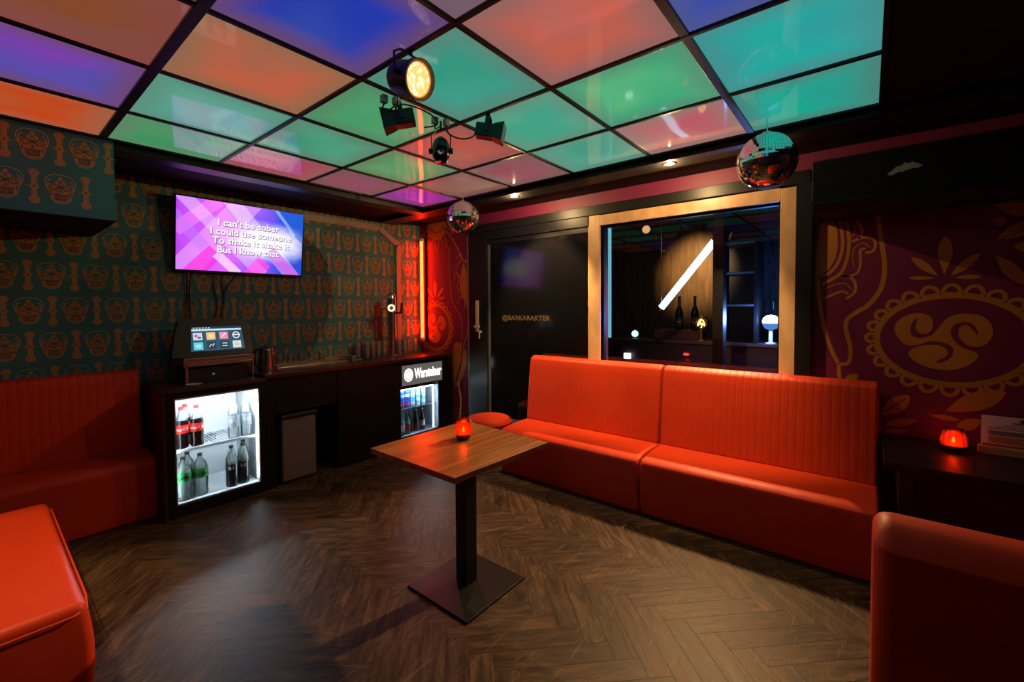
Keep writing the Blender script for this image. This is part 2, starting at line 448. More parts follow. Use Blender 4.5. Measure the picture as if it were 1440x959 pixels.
# ---- wallpaper
TEAL = mat('teal_wallpaper', (.024, .17, .20), .6, vary=.25, vscale=5)
GOLD = mat('gold_print', (.33, .225, .09), .5, vary=.2, vscale=30)
GOLDL = mat('pale_gold_line', (.40, .32, .19), .5)
DKT = mat('dark_teal_line', (.014, .026, .028), .6)
def skull(p, cx, cyy, s):
    def T(pts): return [(cx+x*s, cyy+y*s) for x, y in pts]
    cran = crom([(0, .66), (.26, .63), (.45, .48), (.5, .24), (.44, 0), (.36, -.2), (.33, -.42), (.2, -.6), (0, -.66), (-.2, -.6), (-.33, -.42), (-.36, -.2), (-.44, 0), (-.5, .24), (-.45, .48), (-.26, .63)], 3, True)
    face = crom([(0, .02), (.16, .2), (.38, .22), (.46, .16), (.41, -.04), (.33, -.24), (.30, -.44), (.17, -.57), (0, -.61), (-.17, -.57), (-.30, -.44), (-.33, -.24), (-.41, -.04), (-.46, .16), (-.38, .22), (-.16, .2)], 2, True)
    p.stroke(T(cran), .028*s, GOLDL, 1, True)
    p.fill(T(face), GOLD, 1)
    for r, (fx, fy) in ((.10, (0, .40)), (.085, (-.10, .30)), (.085, (.10, .30)), (.07, (0, .24)), (.07, (0, .5))): p.fill(T(ell(fx, fy, r, r, 8)), GOLD, 1.5 if r == .1 else 1)
    p.stroke(T(ell(0, .37, .05, .05, 8)), .02*s, DKT, 2.2, True)
    for sx in (-1, 1):
        p.fill(T(ell(.22*sx, .09, .17, .16, 12)), GOLD, 2)
        p.stroke(T(ell(.22*sx, .08, .145, .13, 14)), .022*s, DKT, 3, True)
        for k in range(6):
            a = k*PI/3; p.stroke(T([(.22*sx+.05*math.cos(a), .08+.045*math.sin(a)), (.22*sx+.12*math.cos(a), .08+.11*math.sin(a))]), .02*s, DKT, 3)
        p.stroke(T(ell(.22*sx, .08, .04, .04, 8)), .016*s, GOLDL, 4, True)
        p.stroke(T([(.30*sx, .42), (.38*sx, .36), (.44*sx, .22)]), .03*s, GOLDL, 1.5)
        p.stroke(T([(.40*sx, -.06), (.30*sx, -.16), (.33*sx, -.3)]), .025*s, DKT, 3)
    p.stroke(T([(-.1, .02), (0, .12), (.1, .02)]), .03*s, DKT, 3)
    p.fill(T([(0, .02), (.085, -.12), (.05, -.18), (-.05, -.18), (-.085, -.12)]), DKT, 3)
    p.stroke(T([(0, -.01), (.06, -.12), (.03, -.15), (-.03, -.15), (-.06, -.12)]), .028*s, GOLDL, 4, True)
    p.stroke(T([(-.26, -.23), (0, -.26), (.26, -.23)]), .03*s, DKT, 3)
    p.stroke(T([(-.2, -.47), (0, -.51), (.2, -.47)]), .03*s, DKT, 3)
    for k in range(-3, 4): p.stroke(T([(k*.068, -.26), (k*.06, -.47)]), .022*s, DKT, 3.5)
def blobs(p, cx, cyy, s):
    for dy, r in ((-.60, .19), (-.30, .11), (0, .16), (.30, .11), (.60, .18)):
        pts = []
        for k in range(16):
            a = k*PI/8; q = r*1.12*(1 if k % 2 == 0 else .78); pts.append((cx+q*s*math.cos(a), cyy+(dy+q*.95*math.sin(a))*s))
        p.fill(pts, GOLD, 1)
    p.fill([(cx-.09*s, cyy-.6*s), (cx+.09*s, cyy-.6*s), (cx+.09*s, cyy+.6*s), (cx-.09*s, cyy+.6*s)], GOLD, 2)
    p.stroke([(cx-.3*s, cyy), (cx+.3*s, cyy)], .018*s, GOLD, 1.5)
    p.fill(ell(cx, cyy, .04*s, .04*s, 6), DKT, 3)
def paper(p, x0, x1, z0, z1, ox, oz, pitch, row, s):
    k0 = int((z0-oz)/row)-1; k1 = int((z1-oz)/row)+1
    for k in range(k0, k1+1):
        z = oz+k*row; sh = 0 if k % 2 == 0 else pitch/2
        if z-.68*s < z0 or z+.68*s > z1: ok = False
        else: ok = True
        i0 = int((x0-ox)/pitch)-2; i1 = int((x1-ox)/pitch)+2
        for i in range(i0, i1+1):
            x = ox+sh+i*pitch
            if ok and x0+.5*s < x < x1-.5*s: skull(p, x, z, s)
            xb = x+pitch/2
            if ok and x0+.2*s < xb < x1-.2*s: blobs(p, xb, z, s)
mb = MB()
mb.box((XB, YL, 0), (XR+.14, YL+.1, ZC+.2), TEAL)
paper(Plane(mb, (0, YL, 0), (1, 0, 0), (0, 0, 1), (0, -1, 0)), -1.2, XR, .35, ZC+.05, .239, 1.925, .2195, .2365, .132)
struct('wall_left', mb)
# boxed-in soffit with the same paper
mb = MB(); SX, SY0, SZ = .556, 3.48, 1.985
mb.box((XB, SY0, SZ), (SX, YL, ZC), TEAL)
mb.box((XB, SY0-.001, SZ-.006), (SX+.002, YL, SZ+.0), BLACK)
paper(Plane(mb, (0, SY0, 0), (1, 0, 0), (0, 0, 1), (0, -1, 0)), -1.2, SX+.0, SZ-.02, ZC+.04, .43, 2.345, .2, .221, .120)
o = struct('wall_soffit', mb)

# ---- window wall, opening for window and door leaf recess
MURAL = mat('plum_wall_paint', (.135, .006, .045), .55, vary=.12, vscale=2)
GOLDM = mat('ochre_wall_paint', (.40, .15, .013), .55, vary=.1, vscale=6)
WY0, WY1, WZ0, WZ1 = .47, 1.83, .72, 2.165      # window opening
DY0, DY1, DZ1 = 1.96, 3.43, 2.26                # black door bay
mb = MB(); T = .14
mb.box((XR, DY1, 0), (XR+T, YL+.1, ZC+.2), MURAL)                 # behind the counter
mb.box((XR, DY0-.02, DZ1), (XR+T, DY1, ZC+.2), MURAL)
mb.box((XR, YB, 0), (XR+T, .30, ZC+.2), MURAL)
mb.box((XR, .30, 0), (XR+T, WY0, ZC+.2), MURAL)
mb.box((XR, WY1, 0), (XR+T, DY0-.02, ZC+.2), MURAL)
mb.box((XR, WY0, 0), (XR+T, WY1, WZ0), BLACK)
mb.box((XR, WY0, WZ1), (XR+T, WY1, ZC+.2), MURAL)
mb.box((XR+.04, DY0-.02, 0), (XR+T, DY1, DZ1), BLACK)
P = Plane(mb, (XR, 0, 0), (0, -1, 0), (0, 0, 1), (-1, 0, 0))
def px(*pts): return [wallpix(*q) for q in pts]
# right-hand mural, drawn in wall coordinates
cA = wallpix(1335, 480)
def scallops(P, cx, cyy, rx, ry, n, lo=None):
    P.stroke(ell(cx, cyy, rx, ry, 72), .034, GOLDM, 1, True)
    for k in range(n):
        a = 2*PI*k/n; a0 = a-PI/n*.92; a1 = a+PI/n*.92
        p0 = (cx+rx*1.03*math.cos(a0), cyy+ry*1.03*math.sin(a0)); p1 = (cx+rx*1.03*math.cos(a1), cyy+ry*1.03*math.sin(a1))
        mx, my = (p0[0]+p1[0])/2, (p0[1]+p1[1])/2; d = math.hypot(p1[0]-p0[0], p1[1]-p0[1])/2
        ang = math.atan2(p1[1]-p0[1], p1[0]-p0[0])
        arc = ell(mx, my, d*.92, d*1.35, 12, PI, 2*PI, ang)
        # outward side
        t = arc[6]
        if math.hypot((t[0]-cx)/rx, (t[1]-cyy)/ry) < math.hypot((mx-cx)/rx, (my-cyy)/ry): arc = ell(mx, my, d*.92, d*1.35, 12, 0, PI, ang)
        arc = [q for q in arc if lo is None or q[0] > lo]
        if len(arc) > 2: P.stroke(arc, .020, GOLDM, 1.6)
scallops(P, cA[0]+.005, 1.255, .325, .255, 24)
# three-armed swirl
P.fill(crom(px((1258, 466), (1262, 452), (1276, 443), (1292, 440), (1308, 445), (1312, 458), (1306, 468), (1295, 469), (1288, 463), (1289, 452), (1292, 447), (1284, 452), (1280, 464), (1284, 473), (1298, 475), (1312, 470), (1322, 458), (1334, 446), (1356, 441), (1380, 444), (1394, 456), (1396, 470), (1388, 483), (1374, 488), (1358, 484), (1348, 472), (1350, 460), (1360, 457), (1368, 464), (1376, 472), (1372, 460), (1360, 453), (1344, 456), (1337, 466), (1340, 476), (1352, 488), (1375, 497), (1370, 508), (1350, 518), (1322, 520), (1296, 513), (1278, 500), (1282, 491), (1296, 486), (1318, 485), (1331, 491), (1331, 501), (1316, 508), (1324, 510), (1338, 502), (1340, 490), (1328, 482), (1308, 480), (1290, 485), (1272, 484)), 3, True), GOLDM, 1)
# petals above
def petal(a, b, wd, P=P, f=.55, lv=1):
    ax, ay = a; bx, by = b; dx, dy = bx-ax, by-ay; l = math.hypot(dx, dy); ux, uy = dx/l, dy/l
    pts = []
    for k in range(11):
        t = k/10; wv = wd*math.sin(PI*t**(math.log(.5)/math.log(f)))**.8; pts.append((ax+dx*t-uy*wv/2, ay+dy*t+ux*wv/2))
    for k in range(9, 0, -1):
        t = k/10; wv = wd*math.sin(PI*t**(math.log(.5)/math.log(f)))**.8; pts.append((ax+dx*t+uy*wv/2, ay+dy*t-ux*wv/2))
    P.fill(pts, GOLDM, lv)
petal(wallpix(1328, 388), wallpix(1330, 331), .062, f=.62)
petal(wallpix(1319, 388), wallpix(1281, 361), .042)
petal(wallpix(1337, 388), wallpix(1378, 356), .046)
petal(wallpix(1316, 391), wallpix(1277, 391), .022)
petal(wallpix(1341, 390), wallpix(1382, 389), .024)
# horn on the left of it
P.fill(crom(px((1160, 311), (1152, 340), (1149, 370), (1151, 385), (1164, 380), (1174, 364), (1178, 344), (1175, 315)), 4, True), GOLDM, 1)
P.stroke(crom(px((1160, 300), (1153, 340), (1149, 372), (1152, 420), (1160, 465), (1172, 498), (1180, 512))), .022, GOLDM, 1.2)
P.stroke(crom(px((1182, 312), (1185, 345), (1178, 370), (1166, 384), (1154, 388))), .018, GOLDM, 1.2)
P.stroke(crom(px((1190, 311), (1194, 340), (1190, 368), (1180, 386), (1156, 400))), .018, GOLDM, 1.2)
P.stroke(crom(px((1234, 303), (1239, 335), (1244, 375), (1239, 405), (1222, 428), (1203, 440), (1191, 450), (1190, 465), (1196, 490), (1193, 510), (1180, 514), (1182, 540))), lambda t: .026-.010*abs(t-.4), GOLDM, 1.2)
P.stroke(crom(px((1198, 340), (1214, 334), (1228, 336), (1231, 346), (1226, 354), (1217, 355))), .015, GOLDM, 1.3)
P.stroke(crom(px((1217, 350), (1210, 352), (1210, 370), (1206, 383), (1194, 388), (1180, 388))), .013, GOLDM, 1.3)
P.stroke(crom(px((1201, 375), (1199, 358), (1204, 346), (1215, 342), (1223, 348))), .006, GOLDM, 1.3)
P.stroke(crom(px((1182, 388), (1196, 390), (1203, 400), (1201, 412), (1190, 420))), .016, GOLDM, 1.3)
P.stroke(crom(px((1158, 420), (1172, 414), (1184, 410), (1193, 413))), .014, GOLDM, 1.3)
P.stroke(crom(px((1159, 407), (1175, 400), (1190, 399), (1197, 408))), .006, GOLDM, 1.3)
P.stroke(crom(px((1205, 311), (1213, 325), (1208, 336))), .012, GOLDM, 1.3)
P.stroke(crom(px((1197, 311), (1203, 324), (1197, 334))), .006, GOLDM, 1.3)
# leaves
petal(wallpix(1186, 540), wallpix(1206, 526), .05)
petal(wallpix(1240, 584), wallpix(1279, 556), .085); P.stroke(crom(px((1242, 580), (1258, 570), (1274, 560))), .006, MURAL, 2)
petal(wallpix(1243, 597), wallpix(1290, 591), .05); petal(wallpix(1243, 606), wallpix(1276, 606), .03)
petal(wallpix(1306, 583), wallpix(1350, 591), .028); petal(wallpix(1330, 578), wallpix(1416, 551), .10); petal(wallpix(1340, 606), wallpix(1380, 590), .06)
petal(wallpix(1400, 358), wallpix(1444, 402), .06)
petal(wallpix(1394, 312), wallpix(1416, 310), .05); petal(wallpix(1397, 286), wallpix(1460, 300), .07); petal(wallpix(1402, 336), wallpix(1460, 312), .07); P.stroke(crom(px((1406, 334), (1425, 330), (1440, 322))), .005, MURAL, 2)
petal(wallpix(1424, 345), wallpix(1470, 350), .06)
# left-hand mural behind the counter: mirrored face with a round medallion
cB = (-4.02, 1.22)
scallops(P, cB[0], cB[1], .255, .265, 22, lo=-YL+.005)
P.fill(crom([(cB[0]+a*.19, cB[1]+b*.19) for a, b in ((-.9, .3), (-.6, .85), (-.1, .8), (0, .4), (-.3, .3), (-.4, .55), (-.55, .4), (-.3, .05), (.1, .2), (.4, .75), (.85, .55), (.95, .1), (.6, -.2), (.35, 0), (.55, .25), (.3, .3), (.15, -.05), (.5, -.5), (.2, -.95), (-.4, -.9), (-.7, -.5), (-.3, -.35), (-.05, -.6), (-.35, -.6), (-.1, -.25), (-.3, -.1), (-.7, 0))], 3, True), GOLDM, 1)
for a, b, wd in (((0, .36), (.0, .56), .06), ((.03, .35), (.15, .48), .04), ((-.03, .35), (-.15, .48), .04), ((.05, .33), (.17, .36), .022)): petal((cB[0]+a[0], cB[1]+a[1]), (cB[0]+b[0], cB[1]+b[1]), wd)
P.fill(ell(-3.98, 2.40, .17, .14, 20), GOLDM, 1); P.stroke(ell(-3.98, 2.42, .10, .08, 14, PI, 2*PI), .012, MURAL, 2)
for k in range(9): P.fill(ell(-3.98+.13*math.cos(PI+PI*(k+.5)/9), 2.40+.105*math.sin(PI+PI*(k+.5)/9), .010, .010, 6), MURAL, 2)
for k in range(5):
    a = PI+PI*(k+.5)/5; P.stroke(crom([(-3.98+.17*math.cos(a-.25), 2.4+.14*math.sin(a-.25)), (-3.98+.30*math.cos(a), 2.4+.30*math.sin(a)), (-3.98+.17*math.cos(a+.25), 2.4+.14*math.sin(a+.25))], 5), .010, GOLDM, 1)
P.stroke(crom([(-3.86, 2.40), (-3.70, 2.22), (-3.56, 2.02), (-3.46, 1.8), (-3.45, 1.5), (-3.48, 1.2), (-3.56, 1.0), (-3.60, .8), (-3.68, .6)]), .016, GOLDM, 1)
P.stroke(crom([(-3.76, 2.15), (-3.76, 1.75), (-3.72, 1.52), (-3.60, 1.36), (-3.57, 1.2), (-3.58, 1.05), (-3.55, 1.0)]), .012, GOLDM, 1)
P.fill(crom([(-3.50, 2.0), (-3.56, 1.9), (-3.60, 1.7), (-3.54, 1.52), (-3.47, 1.5), (-3.47, 1.8)], 4, True), GOLDM, 1)
for q in ([(-3.66, 2.0), (-3.60, 2.05), (-3.58, 1.98), (-3.66, 1.9), (-3.62, 1.8)], [(-3.7, 1.75), (-3.66, 1.84), (-3.6, 1.8), (-3.64, 1.7), (-3.6, 1.6)], [(-3.64, 1.5), (-3.6, 1.58), (-3.53, 1.52), (-3.52, 1.44)]): P.stroke(crom(q), .012, GOLDM, 1)
P.fill(crom([(-3.72, .98), (-3.64, 1.06), (-3.52, .98), (-3.50, .85), (-3.56, .68), (-3.66, .55), (-3.72, .6)], 4, True), GOLDM, 1)
P.stroke(crom([(-3.70, .9), (-3.62, .98), (-3.58, .85), (-3.66, .75)]), .008, MURAL, 2)
P.stroke(crom([(-3.64, .6), (-3.60, .4), (-3.62, .2), (-3.66, .05)]), .022, mat('cream_wall_paint', (.7, .55, .3), .5), 1.2)
for k in range(9): P.stroke(crom([(-3.70, .52-.05*k), (-3.66, .545-.05*k), (-3.63, .52-.05*k)]), .008, GOLDM, 1)
struct('wall_right', mb)

# ---- header trims, post, door bay and window frame
def trim(n, a, b, m=BLACKS, bev=.004):
    mb = MB(); mb.box(a, b, m, bev); return struct('trim_%d' % n, mb)
trim(1, (XR-.035, .30, 2.262), (XR, 3.45, 2.345), BLACKS)        # ledge above the window and door
trim(2, (XR-.05, .285, 0), (XR, .378, 2.262), BLACKS)            # black post right of the window
trim(3, (XR-.018, 3.43, 0), (XR, 3.462, 2.262), mat('grey_trim', (.30, .31, .34), .4))  # grey corner strip beside the mural
trim(4, (2.91, YB, ZC-.045), (3.10, YL, ZC), BLACKS)             # lowered black border carrying the downlights
trim(5, (YB*0+XB, 3.50, ZC-.05), (2.91, 3.64, ZC), BLACKS)
mb = MB()                                                         # flat trunking that follows the screen wall
def strip(pts, w_, t_, m_, y_):
    for (a, b) in zip(pts, pts[1:]):
        d = Vector((b[0]-a[0], 0, b[1]-a[1])); n_ = Vector((-d.z, 0, d.x)).normalized()*w_/2
        q = [Vector((a[0], y_, a[1]))+n_, Vector((b[0], y_, b[1]))+n_, Vector((b[0], y_, b[1]))-n_, Vector((a[0], y_, a[1]))-n_]
        mb.prism(q, (0, -t_, 0), m_)
strip([(1.80, 2.352), (2.92, 2.352), (3.17, 2.19), (3.17, .93)], .062, .022, mat('brown_trunking', (.34, .25, .20), .5), YL)
struct('trim_6', mb)
# window frame and pane
fr = MB(); X0 = XR-.022
for a, b in (((X0, .378, WZ0-.09), (XR+.10, WY0, WZ1+.085)), ((X0, WY1, WZ0-.09), (XR+.10, 1.945, WZ1+.095)), ((X0, WY0, WZ1), (XR+.10, WY1, WZ1+.09)), ((X0, WY0, WZ0-.09), (XR+.10, WY1, WZ0))):
    fr.box(a, b, FRAMEWOOD, .004)
wf = struct('window_1', fr)
mb = MB()
for a, b in (((XR+.03, WY0, WZ0), (XR+.07, WY0+.015, WZ1)), ((XR+.03, WY1-.015, WZ0), (XR+.07, WY1, WZ1)), ((XR+.03, WY0, WZ1-.015), (XR+.07, WY1, WZ1)), ((XR+.03, WY0, WZ0), (XR+.07, WY1, WZ0+.015))): mb.box(a, b, BLACKS)
link('bead', mb, wf)
mb = MB(); mb.quad([(XR+.05, WY0, WZ0), (XR+.05, WY0, WZ1), (XR+.05, WY1, WZ1), (XR+.05, WY1, WZ0)], glass('window_glass', (.88, .88, .92), 1.0, .0, 1.45))
link('pane', mb, wf)
# glossy black door
mb = MB(); GB = mat('black_glass', (.004, .004, .005), .10, spec=.55)
mb.box((XR-.03, 3.16, 0), (XR+.04, 3.43, 2.26), BLACKS, .004)
mb.box((XR-.03, DY0-.02, 2.17), (XR+.04, 3.16, 2.26), BLACKS, .004)
mb.box((XR-.012, DY0-.02, 2.12), (XR+.04, 3.16, 2.17), BLACKS, .003)
d = struct('door_1', mb); HANDLE = mat('handle_nickel', (.75, .62, .56), .45, .25)
mb = MB(); mb.box((XR-.006, DY0, .30), (XR+.03, 3.13, 2.12), GB, .002); link('glass_panel', mb, d)
mb = MB(); GT = mat('grey_door_rail', (.09, .10, .11), .35)
mb.box((XR-.014, DY0, .19), (XR+.03, 3.16, .30), GT, .003); mb.box((XR-.014, 3.13, .19), (XR+.03, 3.16, 2.12), GT, .003); mb.box((XR-.006, DY0, 0), (XR+.03, 3.16, .19), BLACKS); link('rail', mb, d)
mb = MB()
mb.box((XR-.048, 3.275, 1.19), (XR-.03, 3.315, 1.53), HANDLE, .004); mb.box((XR-.075, 3.285, 1.235), (XR-.048, 3.305, 1.255), HANDLE, .003)
mb.box((XR-.085, 3.225, 1.235), (XR-.07, 3.305, 1.262), HANDLE, .005); mb.cyl((XR-.03, 3.25, 1.19), (XR-.055, 3.25, 1.19), .016, HANDLE, 14); mb.box((XR-.06, 3.244, 1.12), (XR-.05, 3.256, 1.19), HANDLE, .002)
link('handle', mb, d)
mb = MB(); text_into(mb, '@BARKARAKTER', .068, mat('gold_letters', (.09, .06, .022), .4, emit=None), (XR-.006, 2.66, 1.345), (0, -1, 0), (0, 0, 1), (-1, 0, 0), off=.002, sx=1.0)
xs = [v.co.y for v in mb.bm.verts]; cxm = (max(xs)+min(xs))/2; k = .60/(max(xs)-min(xs))
for v in mb.bm.verts: v.co.y = 2.665+(v.co.y-cxm)*k
link('lettering', mb, d)

# ---- ceiling: black border slab with the grid of bars
GX = [2.869, 2.286, 1.691, 1.095, .504, -.09, -.68]
GY = [-.038, .537, 1.136, 1.725, 2.316, 2.915, 3.461]
mb = MB()
mb.box((GX[0]+.0, YB, ZC), (XR, YL, ZC+.05), BLACK); mb.box((XB, YB, ZC), (GX[0], GY[0], ZC+.05), BLACK)
mb.box((XB, GY[-1], ZC), (GX[0], YL, ZC+.05), BLACK); mb.box((XB, GY[0], ZC), (GX[-1], GY[-1], ZC+.05), BLACK)
mb.box((XB, YB, ZC+.16), (XR, YL, ZC+.2), BLACK)
for i, x in enumerate(GX):
    h = .019 if i == 4 else .010
    mb.box((x-h, GY[0]-.01, ZC-.012), (x+h, GY[-1]+.01, ZC+.05), BLACKS, .002)
for i, y in enumerate(GY):
    h = .017 if i == 1 else .010
    mb.box((GX[-1], y-h, ZC-.0115), (GX[0]+.01, y+h, ZC+.05), BLACKS, .002)
struct('ceiling', mb)
# walls behind the camera
mb = MB(); mb.box((XB-.1, YB, 0), (XB, YL, ZC+.2), mat('dark_teal_plain', (.02, .05, .05), .6)); struct('wall_back', mb)
mb = MB(); mb.box((XB-.1, YB-.1, 0), (XR+T, YB, ZC+.2), mat('dark_plum_plain', (.05, .01, .02), .6)); struct('wall_front', mb)
# long black roller-shutter casing above the mural
mb = MB()
mb.prism([(XR-.002, -1.6, 2.0), (3.16, -1.6, 2.0), (3.08, -1.6, 2.05), (3.08, -1.6, 2.27), (3.14, -1.6, 2.30), (XR-.002, -1.6, 2.30)], (0, 1.86, 0), BLACK, .004)
mb.box((3.07, -1.6, 2.035), (3.085, .262, 2.05), BLACKS)
sh = thing('shutter_casing', (XR-.3, -.6, 2.15), 'long black boxed casing above the plum mural, with a pale scuff', 'casing')
sc_ = link('casing', mb, sh)
mb = MB(); Q = Plane(mb, (3.08, 0, 0), (0, -1, 0), (0, 0, 1), (-1, 0, 0))
random.seed(3)
pts = [(.07+.14*t, 2.15+.035*math.sin(PI*t)+random.uniform(-.006, .006)+.02*t) for t in [k/14 for k in range(15)]]
pts += [(.20-.12*t, 2.145+.02*(1-t)+random.uniform(-.005, .005)) for t in [k/12 for k in range(1, 12)]]
Q.fill(pts, mat('bare_scuff', (.42, .38, .33), .7), 1); link('scuff', mb, sc_)

# ================================================================== LUMINOUS CEILING PANELS
def panel_mat(name, c1, c2, c3, seed):
    m, nt, N, L = nodes(name); b = N['Principled BSDF']
    b.inputs['Base Color'].default_value = (.10, .10, .10, 1); b.inputs['Roughness'].default_value = .05; b.inputs['Specular IOR Level'].default_value = .23
    tc = N.new('ShaderNodeTexCoord')
    n = N.new('ShaderNodeTexNoise'); n.inputs['Scale'].default_value = 2.6; n.inputs['Detail'].default_value = 1.6; n.inputs['Roughness'].default_value = .3
    mp = N.new('ShaderNodeMapping'); mp.inputs['Location'].default_value = (seed*3.7, seed*1.3, 0); L.new(tc.outputs['Object'], mp.inputs[0]); L.new(mp.outputs[0], n.inputs['Vector'])
    r = N.new('ShaderNodeValToRGB'); e = r.color_ramp.elements; r.color_ramp.interpolation = 'EASE'
    e[0].position = .36; e[0].color = (*c1, 1); e[1].position = .66; e[1].color = (*c2, 1)
    L.new(n.outputs['Fac'], r.inputs[0])
    # greyer towards the rim of the diffuser, where the diodes mix
    g = N.new('ShaderNodeVectorMath'); g.operation = 'ABSOLUTE'; L.new(tc.outputs['Object'], g.inputs[0])
    sp = N.new('ShaderNodeSeparateXYZ'); L.new(g.outputs[0], sp.inputs[0])
    mxm = N.new('ShaderNodeMath'); mxm.operation = 'MAXIMUM'; L.new(sp.outputs[0], mxm.inputs[0]); L.new(sp.outputs[1], mxm.inputs[1])
    mr = N.new('ShaderNodeMapRange'); mr.interpolation_type = 'SMOOTHSTEP'; mr.inputs[1].default_value = .12; mr.inputs[2].default_value = .29; mr.inputs[3].default_value = 0; mr.inputs[4].default_value = .9
    L.new(mxm.outputs[0], mr.inputs[0])
    mx = N.new('ShaderNodeMix'); mx.data_type = 'RGBA'; mx.inputs[7].default_value = (*c3, 1); L.new(mr.outputs[0], mx.inputs[0]); L.new(r.outputs[0], mx.inputs[6])
    L.new(mx.outputs[2], b.inputs['Emission Color']); b.inputs['Emission Strength'].default_value = PANEL
    n2 = N.new('ShaderNodeTexNoise'); n2.inputs['Scale'].default_value = 2.6; n2.inputs['Detail'].default_value = 0; L.new(mp.outputs[0], n2.inputs['Vector'])
    bp = N.new('ShaderNodeBump'); bp.inputs['Strength'].default_value = .35; bp.inputs['Distance'].default_value = .012; L.new(n2.outputs['Fac'], bp.inputs['Height']); L.new(bp.outputs[0], b.inputs['Normal'])
    return m
def s2l(c): return tuple(((v/255+.055)/1.055)**2.4 if v > 10 else v/255/12.92 for v in c)
# colours read off the photograph (sRGB): main, second, rim, with the words for the label
PC = {
 (0, 0): ((0, 178, 155), (30, 165, 150), (75, 135, 125), 'teal green'),
 (1, 0): ((20, 180, 170), (40, 165, 165), (70, 150, 150), 'turquoise'),
 (2, 0): ((50, 80, 185), (60, 110, 180), (80, 90, 150), 'blue'),
 (0, 1): ((190, 90, 105), (185, 110, 110), (150, 125, 115), 'rose pink'),
 (1, 1): ((85, 190, 130), (60, 180, 130), (85, 150, 120), 'mint green'),
 (2, 1): ((200, 100, 80), (190, 105, 95), (150, 105, 100), 'salmon orange'),
 (3, 1): ((125, 95, 110), (120, 100, 125), (120, 95, 105), 'mauve grey'),
 (0, 2): ((50, 160, 135), (75, 165, 145), (95, 150, 130), 'sea green'),
 (1, 2): ((60, 170, 140), (85, 175, 145), (100, 150, 130), 'green'),
 (2, 2): ((60, 165, 145), (45, 160, 135), (90, 140, 125), 'teal'),
 (3, 2): ((30, 60, 180), (45, 75, 175), (110, 75, 110), 'deep blue'),
 (0, 3): ((145, 85, 95), (150, 70, 85), (125, 95, 90), 'dusty mauve'),
 (1, 3): ((190, 85, 75), (175, 100, 85), (150, 90, 85), 'coral red'),
 (2, 3): ((60, 165, 105), (80, 165, 115), (85, 140, 105), 'leaf green'),
 (3, 3): ((200, 100, 70), (175, 105, 80), (150, 110, 80), 'orange'),
 (4, 3): ((140, 75, 35), (135, 80, 70), (140, 75, 70), 'brown orange'),
 (0, 4): ((135, 95, 85), (140, 100, 90), (130, 80, 80), 'brownish grey'),
 (1, 4): ((90, 160, 110), (75, 155, 100), (100, 130, 95), 'pale green'),
 (2, 4): ((75, 165, 130), (60, 150, 120), (95, 140, 115), 'pale sea green'),
 (3, 4): ((80, 170, 145), (95, 170, 150), (95, 150, 130), 'pale teal'),
 (4, 4): ((125, 65, 180), (85, 80, 180), (115, 75, 120), 'violet'),
 (0, 5): ((145, 40, 165), (120, 60, 150), (150, 60, 110), 'bright purple'),
 (1, 5): ((135, 80, 95), (150, 75, 95), (120, 85, 85), 'dim pink'),
 (2, 5): ((185, 65, 90), (160, 80, 90), (150, 95, 90), 'crimson pink'),
 (3, 5): ((55, 155, 95), (80, 155, 105), (95, 140, 105), 'emerald green'),
 (4, 5): ((205, 70, 20), (190, 85, 45), (170, 100, 70), 'fiery orange'),
 (5, 4): ((120, 60, 175), (110, 70, 170), (115, 75, 120), None),
 (5, 5): ((200, 60, 15), (195, 75, 30), (170, 90, 60), None), (5, 3): ((140, 75, 35), (150, 70, 50), (140, 75, 70), None),
 (4, 2): ((70, 60, 150), (150, 80, 90), (120, 80, 90), None), (5, 2): ((60, 150, 130), (60, 150, 130), (90, 140, 110), None),
 (3, 0): ((40, 160, 150), (60, 150, 150), (80, 130, 120), None), (4, 1): ((60, 150, 130), (60, 150, 130), (90, 140, 110), None),
 (4, 0): ((180, 90, 70), (170, 90, 80), (150, 95, 90), None), (5, 1): ((180, 90, 70), (170, 90, 80), (150, 95, 90), None), (5, 0): ((50, 80, 170), (60, 90, 170), (80, 90, 140), None)}
ROWW = ['in the row along the window wall', 'in the second row from the window wall', 'in the third row from the window wall', 'in the fourth row from the window wall', 'in the row nearest the viewer', 'behind the viewer']
COLW = ['at the black ceiling edge on the right', 'second from the right black edge', 'third from the right black edge', 'fourth from the right black edge', 'second from the screen wall', 'nearest the screen wall']
base = None
for (j, i), (c1, c2, c3, wd) in sorted(PC.items()):
    xa, xb, ya, yb = GX[j+1]+.010, GX[j]-.010, GY[i]+.010, GY[i+1]-.010
    cx_, cy_ = (xa+xb)/2, (ya+yb)/2
    mb = MB(); mb.box((xa, ya, ZC), (xb, yb, ZC+.006), panel_mat('luminous_%d_%d' % (j, i), s2l(c1), s2l(c2), s2l(c3), j*7+i))
    lab = '%s glowing ceiling panel %s, %s' % (wd or 'plain', ROWW[j], COLW[i])
    single('ceiling_panel', mb, (cx_, cy_, ZC), lab, 'ceiling light', 'glowing ceiling panels in a black grid')

